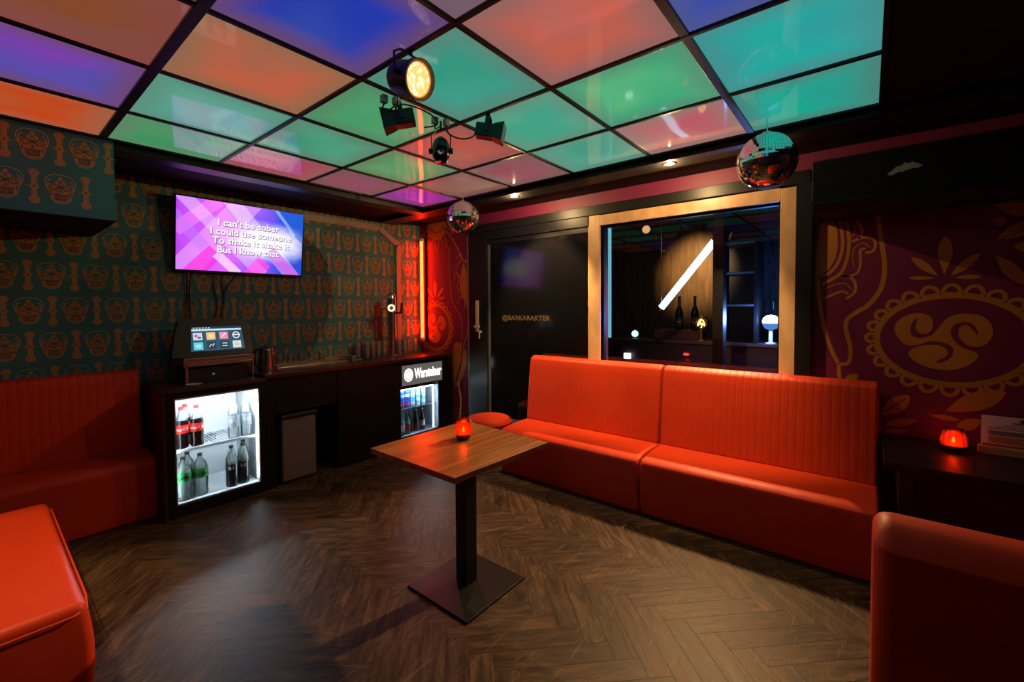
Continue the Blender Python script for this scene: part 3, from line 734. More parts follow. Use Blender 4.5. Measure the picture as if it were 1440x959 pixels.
# ================================================================== DOWNLIGHTS
for k, (yy, lab) in enumerate(((2.39, 'small lit recessed downlight above the black door'), (1.05, 'small lit recessed downlight above the window frame'))):
    t = thing('downlight', (2.985, yy, ZC-.05), lab, 'downlight', 'recessed downlights along the window wall')
    mb = MB(); mb.lathe([(.026, .0), (.040, -.002), (.042, .004), (.030, .006)], DSTEEL, (2.985, yy, ZC-.047), 24, cap=False); link('ring', mb, t)
    mb = MB(); mb.lathe([(.0005, 0), (.027, 0)], emis('warm_lamp', (1, .82, .5), 14), (2.985, yy, ZC-.0465), 20, cap=False); link('lamp', mb, t)
    spot('downlight_beam', (2.985, yy, ZC-.06), (4.40, yy, 0), DOWN_W, DOWN_C, 74, .55, .02, t)
    point('downlight_spill', (2.985, yy, ZC-.062), 27, DOWN_C, .008, t)

# ================================================================== SEATING
def banquette(loc, L_, along, label, group=None, slope=.07):
    """seat block with a bulging front and a stitched backrest; profile is (depth, height), depth measured from the front"""
    t = thing('banquette', loc, label, 'sofa', group)
    R = Matrix.Translation(Vector(loc)) @ along
    mb = MB()
    prof = [(.02, .0), (.0, .10), (-.012, .24), (-.005, .36), (.03, .392), (.20, .405), (.585, .41), (.585, 0)]
    mb.prism([(x, 0, z) for x, z in prof], (0, L_, 0), LEATHER, .020, 3, M=R); link('seat', mb, t, sharp=.9)
    mb = MB()
    prof = [(.375, .40), (.43, .90), (.445, .975), (.50, 1.0), (.572, .985), (.584, .40)]
    mb.prism([(x, .004, z) for x, z in prof], (0, L_-.008, 0), LEATHER_RY if abs(along[0][0]) > .5 else LEATHER_RX, .018, 3, M=R); link('backrest', mb, t, sharp=.9)
    mb = MB()
    mb.tube([R @ Vector((-.002, y, .372)) for y in (.02, L_/2, L_-.02)], .0035, LEATHER, 6); link('piping', mb, t)
    return t
I4 = Matrix.Identity(4)
banquette((2.905, 1.232, 0), 1.27, I4, 'red leather banquette sofa with its back to the black door and window', 'red banquettes under the window')
banquette((2.905, -.062, 0), 1.286, I4, 'red leather banquette sofa under the window, beside the right-hand black table', 'red banquettes under the window')
# screen wall banquette: front faces -Y
RM = Matrix(((0, 1, 0, 0), (1, 0, 0, 0), (0, 0, 1, 0), (0, 0, 0, 1)))
def banq_left():
    t = thing('banquette', (.30, 4.0, 0), 'dim dark red banquette against the skull wallpaper, left of the lit fridge', 'sofa')
    x0, x1 = -1.35, .794
    mb = MB(); prof = [(3.86, .0), (3.845, .12), (3.84, .28), (3.85, .39), (3.885, .425), (4.05, .44), (4.28, .445), (4.28, 0)]
    mb.prism([(x0, y, z) for y, z in prof], (x1-x0, 0, 0), LEATHER, .02, 3); link('seat', mb, t, sharp=.9)
    mb = MB(); prof = [(4.10, .43), (4.13, .92), (4.15, 1.0), (4.19, 1.02), (4.275, 1.01), (4.285, .43)]
    mb.prism([(x0, y, z) for y, z in prof], (x1-.03-x0, 0, 0), LEATHER_RX, .018, 3); link('backrest', mb, t, sharp=.9)
banq_left()
# low bench at the near left
def bench():
    t = thing('bench', (-.35, 2.85, 0), 'bright orange-red leather bench at the near left corner of the picture', 'bench')
    bm = bmesh.new(); bmesh.ops.create_cube(bm, size=1)
    bmesh.ops.subdivide_edges(bm, edges=bm.edges[:], cuts=6, use_grid_fill=True)
    a, b = Vector((-1.2, 2.185, 0)), Vector((.235, 3.50, .405))
    for v in bm.verts:
        c = v.co.copy(); q = Vector([(a[k]+b[k])/2+c[k]*(b[k]-a[k]) for k in range(3)])
        if abs(c.x-.5) < 1e-4: q.x += .02*(1-(2*c.z)**2)
        if abs(c.y+.5) < 1e-4: q.y -= .018*(1-(2*c.z)**2)
        if abs(c.z-.5) < 1e-4: q.z += .016*(1-(2*c.x)**2)*(1-(2*c.y)**2)
        v.co = q
    es = [e for e in bm.edges if len(e.link_faces) == 2 and e.calc_face_angle(0) > 1.0]
    bmesh.ops.bevel(bm, geom=es, offset=.03, segments=4, affect='EDGES', profile=.5)
    mb = MB(); mb.merge(bm, LEATHER); link('seat', mb, t, sharp=.9)
    mb = MB(); mb.tube([(-1.17, 2.168, .372), (.2, 2.168, .372), (.238, 2.2, .372), (.246, 2.3, .372), (.246, 3.45, .372)], .004, LEATHER, 6); link('piping', mb, t)
bench()
# banquette at the near right, seen from behind
def near_right():
    t = thing('banquette', (1.45, -1.1, 0), 'shadowy dark red sofa back filling the near right corner of the picture', 'sofa')
    mb = MB()
    mb.prism([(1.215, -2.3, 0), (1.215, -2.3, .93), (1.235, -2.3, .965), (1.29, -2.3, .985), (1.37, -2.3, .97), (1.40, -2.3, .93), (1.46, -2.3, .40), (1.46, -2.3, 0)], (0, 2.285, 0), LEATHER, .035, 4); link('backrest', mb, t, sharp=.9)
    mb = MB(); mb.box((1.40, -2.3, 0), (1.86, -.02, .41), LEATHER, .03, 3); link('seat', mb, t, sharp=.9)
near_right()
# pouf behind the table
t = thing('pouf', (3.09, 2.80, 0), 'round red leather pouf between the table and the black door', 'stool')
mb = MB(); mb.lathe([(.205, 0), (.215, .05), (.22, .34), (.212, .385), (.19, .408), (.10, .418), (.001, .42)], LEATHER, (3.09, 2.80, 0), 36); link('seat', mb, t)
mb = MB(); mb.tube([(3.09+.218*math.cos(a), 2.80+.218*math.sin(a), .372) for a in [k*PI/18 for k in range(37)]], .004, LEATHER, 6); link('piping', mb, t)

# ================================================================== TABLES
TZ = .75
t = thing('pedestal_table', (1.72, 1.76, 0), 'square oak-topped pedestal table with black column standing mid-floor', 'table')
mb = MB(); mb.box((-.325, -.33, -.026), (.325, .33, 0), TABLEWOOD, .002)
a4 = [on for on in ((1.252, 1.945), (1.246, 1.325), (1.885, 1.292), (1.93, 1.945))]
mb = MB(); mb.prism([(x, y, TZ-.027) for x, y in a4], (0, 0, .027), TABLEWOOD, .0015, 1); top = link('tabletop', mb, t)
mb = MB(); mb.box((1.62-.04, 1.635-.04, .012), (1.62+.04, 1.635+.04, TZ-.03), BLACKS, .004)
mb.box((1.62-.14, 1.635-.14, TZ-.034), (1.62+.14, 1.635+.14, TZ-.027), BLACKS, .001); link('column', mb, t)
mb = MB(); mb.box((1.395, 1.41, 0), (1.83, 1.845, .012), BLACKS, .003); link('base_plate', mb, t)
# right-hand low black table against the mural
t = thing('side_table', (3.16, -.6, 0), 'black table against the plum mural at the right edge', 'table')
mb = MB(); mb.box((2.86, -1.4, .64), (3.49, -.075, .675), BLACKS, .003); link('tabletop', mb, t)
for q in ((2.92, -.16), (3.40, -.16), (2.92, -1.32), (3.40, -1.32)):
    mb = MB(); mb.box((q[0]-.03, q[1]-.03, 0), (q[0]+.03, q[1]+.03, .64), BLACKS, .003); link('leg', mb, t)
mb = MB(); mb.box((2.95, -.15, .42), (3.38, -.135, .64), BLACKS, .002); link('apron', mb, t)

# candles in red glass
RG = glass('red_glass', (1, .22, .08), 1.3, .02, 1.5, (.95, .10, .03), .35, True)
def candle(loc, label, s=1.0):
    t = thing('candle_holder', loc, label, 'candle', 'red glass candle holders')
    mb = MB(); pr = [(.026, 0), (.038, .006), (.046, .026), (.047, .042), (.041, .064), (.034, .078), (.036, .086), (.0335, .086), (.0315, .078), (.038, .062), (.044, .042), (.043, .028), (.034, .010), (.001, .008)]
    mb.lathe([(r*s, z*s*1.22) for r, z in pr], RG, loc, 28, cap=False); link('glass_cup', mb, t)
    mb = MB(); mb.lathe([(.030*s, .010*s), (.036*s, .03*s), (.036*s, .034*s), (.001, .034*s)], mat('wax', (.8, .22, .10), .5), loc, 20); link('wax', mb, t)
    mb = MB(); mb.lathe([(.001, .038*s), (.007*s, .046*s), (.005*s, .056*s), (.001, .068*s)], emis('flame', (1, .62, .22), 30), loc, 10); link('flame', mb, t)
    point('candle_glow', Vector(loc)+Vector((0, 0, .052*s)), CANDLE_W, (1, .45, .16), .012, t)
candle((1.655, 1.685, TZ), 'glowing red glass candle holder on the oak pedestal table')
candle((3.29, -.365, .675), 'glowing red glass candle holder on the black table by the mural', 1.15)
# table talker in a wooden block
t = thing('menu_holder', (3.36, -.62, .675), 'printed menu card standing in a pale wooden block on the black table', 'menu')
mb = MB(); mb.box((3.33, -.70, .675), (3.375, -.465, .715), wood('block_wood', (.30, .19, .08), (.42, .28, .13), 3, (10, 2, 10)), .003); link('wooden_block', mb, t)
mb = MB(); mb.box((3.352, -.86, .70), (3.3545, -.475, .875), mat('menu_paper', (.62, .50, .50), .6)); card = link('card', mb, t)
mb = MB(); Q = Plane(mb, (3.352, 0, 0), (0, -1, 0), (0, 0, 1), (-1, 0, 0)); INK = mat('ink', (.05, .03, .04), .6)
Q.fill(ell(.625, .858, .016, .010, 12), INK, 1)
text_into(mb, 'KARAKTER', .016, INK, (3.352, -.625, .843), (0, -1, 0), (0, 0, 1), (-1, 0, 0), off=.0006)
for k, z in enumerate((.832, .822, .812)): Q.fill([(.56-.03*k, z), (.69+.03*k, z), (.69+.03*k, z-.0025), (.56-.03*k, z-.0025)], INK, 1)
Q.fill([(.50, .800), (.85, .800), (.85, .776), (.50, .776)], mat('band_grey', (.25, .22, .27), .6), 1)
Q.fill([(.50, .772), (.85, .772), (.85, .732), (.50, .732)], mat('band_orange', (.50, .25, .12), .6), 1)
Q.fill([(.48, .728), (.86, .728), (.86, .712), (.48, .712)], mat('band_red', (.30, .03, .03), .6), 1)
for z in (.795, .788, .781, .765, .757, .749, .741): Q.fill([(.51, z), (.83, z), (.83, z-.002), (.51, z-.002)], INK, 2)
link('print', mb, card)

# ================================================================== BAR COUNTER
ZT = .93
BODY = mat('counter_black', (.006, .005, .0055), .5, spec=.25, bump=(25, .1, .002))
t = thing('bar_counter', (2.4, 3.95, 0), 'long black bar counter under the screen wall', 'counter')
mb = MB()
mb.box((2.07, 3.712, .0), (2.70, 4.28, ZT-.035), BODY, .003)         # closed front panel
mb.box((1.455, 3.72, 0), (1.53, 4.28, ZT-.035), BODY, .002)
mb.box((1.53, 3.72, .60), (2.07, 4.28, ZT-.035), BODY, .002)         # fascia above the bin niche
mb.box((1.53, 4.20, 0), (2.07, 4.28, .60), BODY)
mb.box((3.40, 3.712, 0), (3.465, 4.28, ZT-.035), BODY, .003)
mb.box((2.70, 4.25, 0), (3.40, 4.28, ZT-.035), BODY)
mb.box((2.70, 3.73, .875), (3.40, 4.25, ZT-.035), BODY)
link('body', mb, t)
mb = MB(); mb.box((1.45, 3.695, ZT-.035), (3.47, 4.29, ZT), mat('worktop_brown', (.035, .012, .010), .28, vary=.3, vscale=9), .003); link('worktop', mb, t)
mb = MB(); mb.cyl((1.53, 3.72, .78), (1.53, 3.708, .78), .006, CHROME, 10); link('lock', mb, t)
# steel sink unit
t = thing('sink', (2.2, 4.1, ZT), 'steel sink and drainer let into the bar counter', 'sink')
mb = MB(); y0, y1 = 3.985, 4.24
mb.box((1.66, y0, ZT), (2.5, y0+.014, ZT+.012), STEEL, .003); mb.box((1.66, y1-.014, ZT), (2.5, y1, ZT+.035), STEEL, .003)
mb.box((1.66, y0, ZT), (1.674, y1, ZT+.03), STEEL, .003); mb.box((2.486, y0, ZT), (2.5, y1, ZT+.02), STEEL, .003)
link('rim', mb, t)
mb = MB(); mb.prism([(1.674, y0+.014, ZT+.002), (1.674, y1-.014, ZT+.026), (1.674, y1-.014, ZT+.001), (1.674, y0+.014, ZT+.0005)], (.546, 0, 0), STEEL)
for k in range(9): mb.box((1.70, y0+.03+k*.024, ZT+.004+k*.0024), (2.21, y0+.036+k*.024, ZT+.009+k*.0024), STEEL)
link('drainer', mb, t)
mb = MB(); mb.box((2.24, y0+.014, ZT+.0005), (2.486, y1-.014, ZT+.003), DSTEEL); link('basin', mb, t)
# glasses
CG = glass('clear_glass', (.96, .93, .95), 1.6, .02, 1.5, (.9, .85, .88), .16)
def tumbler(loc, h, r, label, group):
    mb = MB(); mb.lathe([(r*.78, 0), (r*.82, .004), (r, h), (r-.002, h), (r*.8, .008), (.001, .006)], CG, loc, 16, cap=True)
    return single('drinking_glass', mb, loc, label, 'glass', group)
xs_ = [1.76, 1.86, 1.96, 2.06, 2.16]
words = ['small clear tumbler on the drainer beside the steel kettle', 'small clear tumbler, second from the kettle on the drainer', 'small clear tumbler, middle one of five on the drainer', 'small clear tumbler, fourth from the kettle on the drainer', 'small clear tumbler at the far end of the drainer row']
g0 = None
for x, wd in zip(xs_, words):
    if g0 is None: g0 = tumbler((x, 4.165, ZT+.030), .075, .03, wd, 'small tumblers on the drainer')
    else: dup(g0, (x, 4.165, ZT+.030), wd)
tumbler((2.37, 3.945, ZT), .06, .028, 'lone small glass in front of the sink rim', 'bar glasses')
g1 = None
tall = [(2.60+.068*k, 4.268-.0*k) for k in range(4)]
spots_ = []
for k in range(4): spots_.append((2.58+.070*k, 4.205))
for k in range(3): spots_.append((2.645+.070*k, 4.135))
spots_ += [(3.06, 4.17), (3.03, 4.10), (3.12, 4.11)]
wd = ['tall ribbed beer glass, leftmost of the back row beside the tap', 'tall ribbed beer glass, second in the back row beside the tap', 'tall ribbed beer glass, third in the back row beside the tap', 'tall ribbed beer glass, back row, nearest the tap column',
      'tall ribbed beer glass, leftmost of the front row beside the tap', 'tall ribbed beer glass, middle of the front row beside the tap', 'tall ribbed beer glass, front row, nearest the tap column',
      'tall beer glass right of the tap column, against the trunking', 'tall beer glass right of the tap column, nearest the column', 'tall beer glass right of the tap column, rightmost of three']
for (x, y), lab in zip(spots_, wd):
    if g1 is None:
        mb = MB(); loc = (x, y, ZT); n = 24; h = .165
        prof = [(.026, 0), (.026, .012), (.030, .03), (.032, h*.6), (.031, h), (.029, h), (.028, .03), (.001, .014)]
        mb.lathe(prof, CG, loc, n)
        g1 = single('beer_glass', mb, loc, lab, 'glass', 'tall beer glasses by the tap')
    else: dup(g1, (x, y, ZT), lab)
# beer tap column
t = thing('beer_tap', (2.90, 4.06, ZT), 'chrome beer tap column with a round lit badge on the counter', 'beer tap')
bx, by = 2.905, 4.06
mb = MB(); mb.lathe([(.058, 0), (.058, .008), (.047, .014), (.047, .62), (.042, .66), (.024, .685), (.001, .69)], STEEL, (bx, by, ZT), 28); link('column', mb, t)
mb = MB(); ndir = Vector((-bx, -by, 0)).normalized(); side = Vector((-ndir.y, ndir.x, 0))
c0 = Vector((bx, by, 1.455))
mb.cyl(c0, c0+ndir*.10, .022, CHROME, 16); mb.cyl(c0+ndir*.075-side*.10, c0+ndir*.075+side*.02, .014, CHROME, 12); link('tap_arm', mb, t)
mb = MB(); mb.cyl(c0+ndir*.085-side*.0, c0+ndir*.112, .046, CHROME, 28); bd = link('badge', mb, t)
mb = MB(); mb.cyl(c0+ndir*.112, c0+ndir*.114, .040, emis('badge_light', (1, .82, .5), 1.3), 28)
Q = Plane(mb, c0+ndir*.1142, -side if (-side).dot(_R) > 0 else side, (0, 0, 1), ndir)
for a in range(4): Q.fill(ell(0, 0, .006, .028, 10, rot=a*PI/4), GOLD, 1)
link('badge_face', mb, bd)
mb = MB(); c1 = Vector((bx, by, 1.40))
rd = -side if (-side).dot(_R) > 0 else side
mb.tube([c1+ndir*.03, c1+ndir*.07+rd*.03, c1+ndir*.07+rd*.11, c1+ndir*.07+rd*.115-Vector((0, 0, .05))], .010, CHROME, 10); link('spout', mb, t)
mb = MB(); mb.tube([c1+ndir*.07+rd*.10, c1+ndir*.07+rd*.105+Vector((0, 0, .04)), c1+ndir*.07+rd*.112+Vector((0, 0, .11))], .013, BLACKP, 10); link('lever', mb, t)
# kettle
t = thing('kettle', (1.585, 4.02, ZT), 'brushed steel kettle beside the cash register', 'kettle')
kx, ky = 1.575, 3.98
mb = MB(); mb.lathe([(.062, 0), (.066, .01), (.062, .08), (.055, .17), (.052, .185)], STEEL, (kx, ky, ZT), 28); link('body', mb, t)
mb = MB(); mb.lathe([(.052, 0), (.045, .012), (.012, .016), (.010, .03), (.001, .032)], BLACKP, (kx, ky, ZT+.185), 24); link('lid', mb, t)
mb = MB(); mb.tube([(kx-.05, ky-.02, ZT+.18), (kx-.09, ky-.035, ZT+.19), (kx-.11, ky-.04, ZT+.14), (kx-.10, ky-.035, ZT+.06), (kx-.06, ky-.02, ZT+.04)], .010, BLACKP, 8); link('handle', mb, t)
# ---- cabinet with the lit fridge, left
ZF = .905
def fridge(name_label, x0, x1, yf, z0, z1, ox0, ox1, oz0, oz1, depth, shelves, label):
    t = thing('glass_fridge', ((x0+x1)/2, yf+.27, 0), label, 'fridge')
    mb = MB()
    mb.box((x0, yf, z0), (ox0, yf+depth, z1), BLACKS, .003); mb.box((ox1, yf, z0), (x1, yf+depth, z1), BLACKS, .003)
    mb.box((ox0, yf, oz1), (ox1, yf+depth, z1), BLACKS, .003); mb.box((ox0, yf, z0), (ox1, yf+depth, oz0), BLACKS, .003)
    mb.box((ox0, yf+depth-.03, oz0), (ox1, yf+depth, oz1), BLACKS); link('housing', mb, t)
    return t
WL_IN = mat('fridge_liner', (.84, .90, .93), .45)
LED = emis('fridge_led', (.80, .93, 1.0), FRIDGE*16)
LEDS = emis('fridge_led_side', (.80, .93, 1.0), 22)
GLS = glass('fridge_glass', (.96, .98, 1), 1.0, .0, 1.45)
def liner(t, ox0, ox1, oz0, oz1, y0, y1, m=WL_IN):
    mb = MB(); e = .002
    a, b, c, d2 = ox0+e, ox1-e, oz0+e, oz1-e
    mb.quad([(a, y1, c), (b, y1, c), (b, y1, d2), (a, y1, d2)], m); mb.quad([(a, y0, c), (a, y1, c), (a, y1, d2), (a, y0, d2)], m)
    mb.quad([(b, y0, c), (b, y1, c), (b, y1, d2), (b, y0, d2)], m); mb.quad([(a, y0, c), (b, y0, c), (b, y1, c), (a, y1, c)], m)
    mb.quad([(a, y0, d2), (b, y0, d2), (b, y1, d2), (a, y1, d2)], m)
    return link('liner', mb, t)
ft = fridge('a', .815, 1.452, 3.715, 0, ZF-.03, .868, 1.408, .09, .832, .54, None, 'brightly lit glass-door drinks fridge with cola and lemonade bottles')
ln = liner(ft, .868, 1.408, .09, .832, 3.73, 4.20)
mb = MB()
for k in range(17): mb.box((1.02+k*.014, 4.192, .37), (1.026+k*.014, 4.199, .43), mat('vent_dark', (.05, .06, .07), .6))
link('vent', mb, ln)
mb = MB(); WIRE = mat('white_wire', (.85, .88, .9), .3)
for y in (3.775, 4.17): mb.box((.872, y, .448), (1.404, y+.006, .455), WIRE)
for k in range(25): mb.box((.878+k*.0215, 3.775, .449), (.8815+k*.0215, 4.17, .453), WIRE)
mb.box((.872, 3.768, .440), (1.404, 3.775, .462), WIRE, .002); link('shelf', mb, ft)
mb = MB(); mb.box((.90, 3.745, .822), (1.38, 3.765, .829), LED); mb.box((1.398, 3.742, .12), (1.404, 3.752, .80), LEDS); mb.box((.871, 3.742, .12), (.875, 3.752, .80), LEDS); mb.box((.90, 3.770, .4405), (1.38, 3.776, .4445), LEDS); link('light_strip', mb, ft)
mb = MB(); mb.box((.868, 3.722, .09), (1.408, 3.728, .832), GLS)
link('door_glass', mb, ft)
mb = MB(); AL = mat('alu_trim', (.6, .65, .68), .3, 1)
for a, b in (((.864, 3.712, .082), (1.412, 3.722, .094)), ((.864, 3.712, .826), (1.412, 3.722, .836)), ((.864, 3.712, .09), (.872, 3.722, .83)), ((1.404, 3.712, .09), (1.412, 3.722, .83))): mb.box(a, b, AL, .001)
link('door_trim', mb, ft)
mb = MB(); mb.cyl((1.13, 3.716, .868), (1.13, 3.706, .868), .006, CHROME, 12); link('lock', mb, ft)
# wooden cover over the fridge
mb = MB(); mb.box((.80, 3.69, ZF-.028), (1.45, 4.29, ZF), DARKWOOD, .003); mb.box((.797, 3.70, 0), (.813, 4.29, ZF-.028), DARKWOOD, .002)
single('cabinet_cover', mb, (1.1, 4.0, 0), 'dark wooden surround boxing in the lit fridge beside the banquette', 'cabinet')
# bottles
def bottle(name, loc, prof, mats, label, cat, group, labelspec=None, text=None):
    """prof: (r, z, matkey) bands; faces the camera for lettering"""
    t = thing(name, loc, label, cat, group)
    for part, pts, m in prof:
        mb = MB(); mb.lathe(pts, m, loc, 20, cap=(part != 'label')); link(part, mb, t)
    if text:
        s, size, z, r, m = text
        n = Vector((-loc[0], -loc[1], 0)).normalized(); u = Vector((n.y*-1, n.x, 0))
        if u.dot(_R) < 0: u = -u
        mb = MB(); text_into(mb, s, size, m, Vector(loc)+Vector((0, 0, z))+n*r, u, (0, 0, 1), n, off=.0006, bend=r, lift=.0008)
        link('lettering', mb, t)
    return t
COLA = mat('cola', (.012, .004, .003), .12); PET = glass('clear_bottle', (.93, .96, .97), 1.3, .02, 1.4, (.75, .85, .88), .22)
WATER = glass('pale_bottle', (.82, .90, .88), 1.3, .03, 1.35, (.5, .6, .58), .35)
REDL = mat('red_label', (.75, .02, .015), .45); GREENL = mat('green_label', (.02, .42, .09), .45); WHITEL = mat('white_print', (.85, .85, .85), .5)
GREYL = mat('grey_label', (.32, .36, .40), .5); CAPB = mat('black_cap', (.01, .01, .01), .4); CAPR = mat('red_cap', (.6, .02, .02), .4); DARKG = mat('dark_bottle', (.012, .014, .018), .12)
zS = .4555
def cola(loc, lab, tx=True):
    return bottle('cola_bottle', loc, [('body', [(.034, 0), (.042, .01), (.038, .05), (.042, .09), (.0415, .185), (.036, .205)], COLA),
      ('neck', [(.037, .204), (.020, .245), (.0135, .265), (.0135, .28)], PET), ('label', [(.0422, .112), (.0424, .117), (.0424, .167), (.0422, .172)], REDL),
      ('cap', [(.0155, .278), (.0155, .298), (.001, .299)], CAPR)], None, lab, 'bottle', 'cola bottles in the lit fridge', text=('Coca-Cola', .032, .143, .0425, WHITEL) if tx else None)
cola((.932, 3.83, zS), 'red-labelled cola bottle, leftmost on the upper fridge shelf')
cola((1.022, 3.82, zS), 'red-labelled cola bottle with white script, rightmost of the three colas')
cola((.975, 3.915, zS), 'red-labelled cola bottle standing behind the other two colas')
def clearb(loc, lab):
    return bottle('water_bottle', loc, [('body', [(.034, 0), (.038, .01), (.038, .19), (.030, .24), (.014, .285), (.014, .31)], PET),
      ('label', [(.0388, .09), (.039, .095), (.039, .175), (.0388, .18)], GREYL), ('cap', [(.016, .308), (.016, .33), (.001, .331)], WHITEP)], None, lab, 'bottle', 'clear bottles in the lit fridge', text=('O O', .035, .135, .039, WHITEL))
clearb((1.262, 3.82, zS), 'clear bottle with grey label on upper fridge shelf, left of two')
clearb((1.350, 3.82, zS), 'clear bottle with grey label on upper fridge shelf, right of two')
def lem(loc, lab):
    return bottle('lemonade_bottle', loc, [('body', [(.043, 0), (.050, .012), (.047, .06), (.0505, .10), (.0505, .19), (.040, .235), (.018, .27), (.0145, .29)], WATER),
      ('label', [(.0508, .135), (.051, .14), (.051, .195), (.0508, .2)], GREENL), ('cap', [(.0155, .286), (.0155, .305), (.001, .306)], CAPB)], None, lab, 'bottle', 'lemonade bottles in the lit fridge', text=('Sprite', .038, .167, .0512, CAPB))
zB = .0925
lem((.926, 3.80, zB), 'green-labelled lemonade bottle, leftmost at the fridge bottom')
lem((1.032, 3.81, zB), 'green-labelled lemonade bottle, rightmost at the fridge bottom')
lem((.982, 3.915, zB), 'green-labelled lemonade bottle standing behind the other two')
def darkb(loc, lab):
    return bottle('tonic_bottle', loc, [('body', [(.036, 0), (.040, .008), (.040, .175)], DARKG), ('neck', [(.040, .174), (.038, .215), (.018, .275), (.0145, .295)], WATER),
      ('cap', [(.0165, .293), (.0165, .312), (.001, .313)], CAPB)], None, lab, 'bottle', 'black-labelled bottles in the lit fridge', text=('0.1', .034, .145, .0405, WHITEL))
darkb((1.235, 3.80, zB), 'black-labelled bottle at the fridge bottom, leftmost of three')
darkb((1.320, 3.81, zB), 'black-labelled bottle at the fridge bottom, middle of three')
darkb((1.355, 3.905, zB), 'black-labelled bottle at the fridge bottom, rightmost and further back')
# ---- second fridge with lit sign
f2 = fridge('b', 2.705, 3.395, 3.725, 0, .87, 2.765, 3.285, .11, .605, .50, None, 'lit fridge of cans and bottles under a glowing beer sign')
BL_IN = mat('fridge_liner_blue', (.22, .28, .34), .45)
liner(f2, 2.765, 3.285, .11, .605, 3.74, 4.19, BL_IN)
mb = MB(); mb.box((2.78, 3.716, .645), (3.325, 3.725, .855), mat('sign_grey', (.10, .10, .10), .4, emit=(.7, .7, .7), es=.14), .002)
sg = link('sign', mb, f2)
mb = MB(); SW = emis('sign_white', (1, 1, 1), 2.2)
Q = Plane(mb, (0, 3.7155, 0), (1, 0, 0), (0, 0, 1), (0, -1, 0))
Q.stroke(ell(2.86, .752, .052, .062, 28), .012, SW, 1, True); Q.fill(ell(2.86, .752, .040, .048, 20), emis('sign_disc', (1, 1, 1), 1.2), 1)
for a in range(6): Q.stroke([(2.86, .752), (2.86+.036*math.cos(a*PI/3+.5), .752+.042*math.sin(a*PI/3+.5))], .006, SW, 2)
text_into(mb, 'Warsteiner', .11, SW, (3.115, 3.715, .758), (1, 0, 0), (0, 0, 1), (0, -1, 0), off=.0035, lift=.002)
ids = [v for v in mb.bm.verts if v.co.x > 2.925 or v.co.y < 3.7135]
tv = [v for v in mb.bm.verts if abs(v.co.y-3.713) < 1e-5]
if tv:
    a, b = min(v.co.x for v in tv), max(v.co.x for v in tv)
    c, d2 = min(v.co.z for v in tv), max(v.co.z for v in tv)
    for v in tv: v.co.x = 2.935+(v.co.x-a)/(b-a)*.375; v.co.z = .705+(v.co.z-c)/(d2-c)*.11
link('sign_lettering', mb, sg)
mb = MB(); mb.box((2.77, 3.77, .383), (3.28, 4.17, .390), mat('shelf_dark', (.05, .06, .07), .4)); link('shelf', mb, f2)
mb = MB(); mb.box((3.205, 3.735, .13), (3.215, 3.745, .60), LEDS); mb.box((2.79, 3.745, .596), (3.20, 3.76, .601), LED);  link('light_strip', mb, f2)
mb = MB(); mb.box((2.765, 3.728, .11), (3.285, 3.733, .605), GLS); link('door_glass', mb, f2)
mb = MB(); mb.box((3.335, 3.70, .30), (3.347, 3.712, .56), BLACKG, .004); mb.box((3.337, 3.712, .31), (3.345, 3.725, .33), BLACKG); mb.box((3.337, 3.712, .53), (3.345, 3.725, .55), BLACKG); link('handle', mb, f2)
mb = MB(); text_into(mb, '~', .05, WHITEL, (3.02, 3.725, .625), (1, 0, 0), (0, 0, 1), (0, -1, 0), off=.001); link('emblem', mb, f2)
mb = MB(); mb.box((3.19, 3.720, .618), (3.27, 3.725, .632), mat('thermo', (.25, .25, .25), .4)); link('thermometer', mb, f2)
# cans
CB = mat('blue_can', (.02, .08, .55), .25, .4); CL = mat('light_blue_can', (.10, .45, .75), .25, .3); CW = mat('silver_can', (.75, .8, .82), .25, .5); CR = mat('can_red', (.6, .03, .03), .3)
def can(loc, m, band, lab):
    t = thing('drink_can', loc, lab, 'can', 'cans in the fridge under the sign')
    mb = MB(); mb.lathe([(.021, 0), (.026, .006), (.026, .078), (.021, .088), (.021, .090), (.019, .087), (.001, .087)], m, loc, 18); link('can_body', mb, t)
    mb = MB(); mb.lathe([(.0262, .03), (.0264, .032), (.0264, .055), (.0262, .057)], band, loc, 18, cap=False); link('band', mb, t)
n_ = ['leftmost', 'second from left', 'third from left', 'fourth from left', 'rightmost']
for row_, zz in ((0, .3905), (1, .4815)):
    for k in range(5):
        m, bnd = [(CB, CR), (CB, CR), (CL, CW), (CW, CL), (CL, CW)][k] if row_ == 0 else [(CB, CL), (CB, CW), (CL, CW), (CL, CW), (CW, CL)][k]
        colr = {CB: 'deep blue', CL: 'light blue', CW: 'silver'}[m]
        can((2.835+.072*k, 3.81, zz), m, bnd, '%s drink can, %s of the %s layer under the beer sign' % (colr, n_[k], 'lower' if row_ == 0 else 'upper'))
def smallb(loc, body, lbl, cap, lab):
    bottle('beer_bottle', loc, [('body', [(.026, 0), (.029, .006), (.029, .13), (.020, .165), (.0115, .195), (.0115, .225)], body), ('label', [(.0293, .045), (.0296, .05), (.0296, .105), (.0293, .11)], lbl), ('cap', [(.0135, .223), (.0135, .235), (.001, .236)], cap)], None, lab, 'bottle', 'bottles in the fridge under the sign')
BB = mat('amber_bottle', (.03, .014, .008), .12); AQ = glass('aqua_bottle', (.5, .85, .9), 1.3, .02, 1.4, (.2, .65, .75), .5)
smallb((2.83, 3.80, .1125), AQ, WHITEL, CL, 'aqua bottle with white label, leftmost under the beer sign')
smallb((2.90, 3.80, .1125), AQ, CR, WHITEP, 'aqua bottle with red label under the beer sign')
smallb((2.965, 3.85, .1125), BB, BB, CAPB, 'dark amber bottle with no pale label under the beer sign')
smallb((3.035, 3.83, .1125), DARKG, DARKG, WHITEP, 'black bottle with white cap under the beer sign')
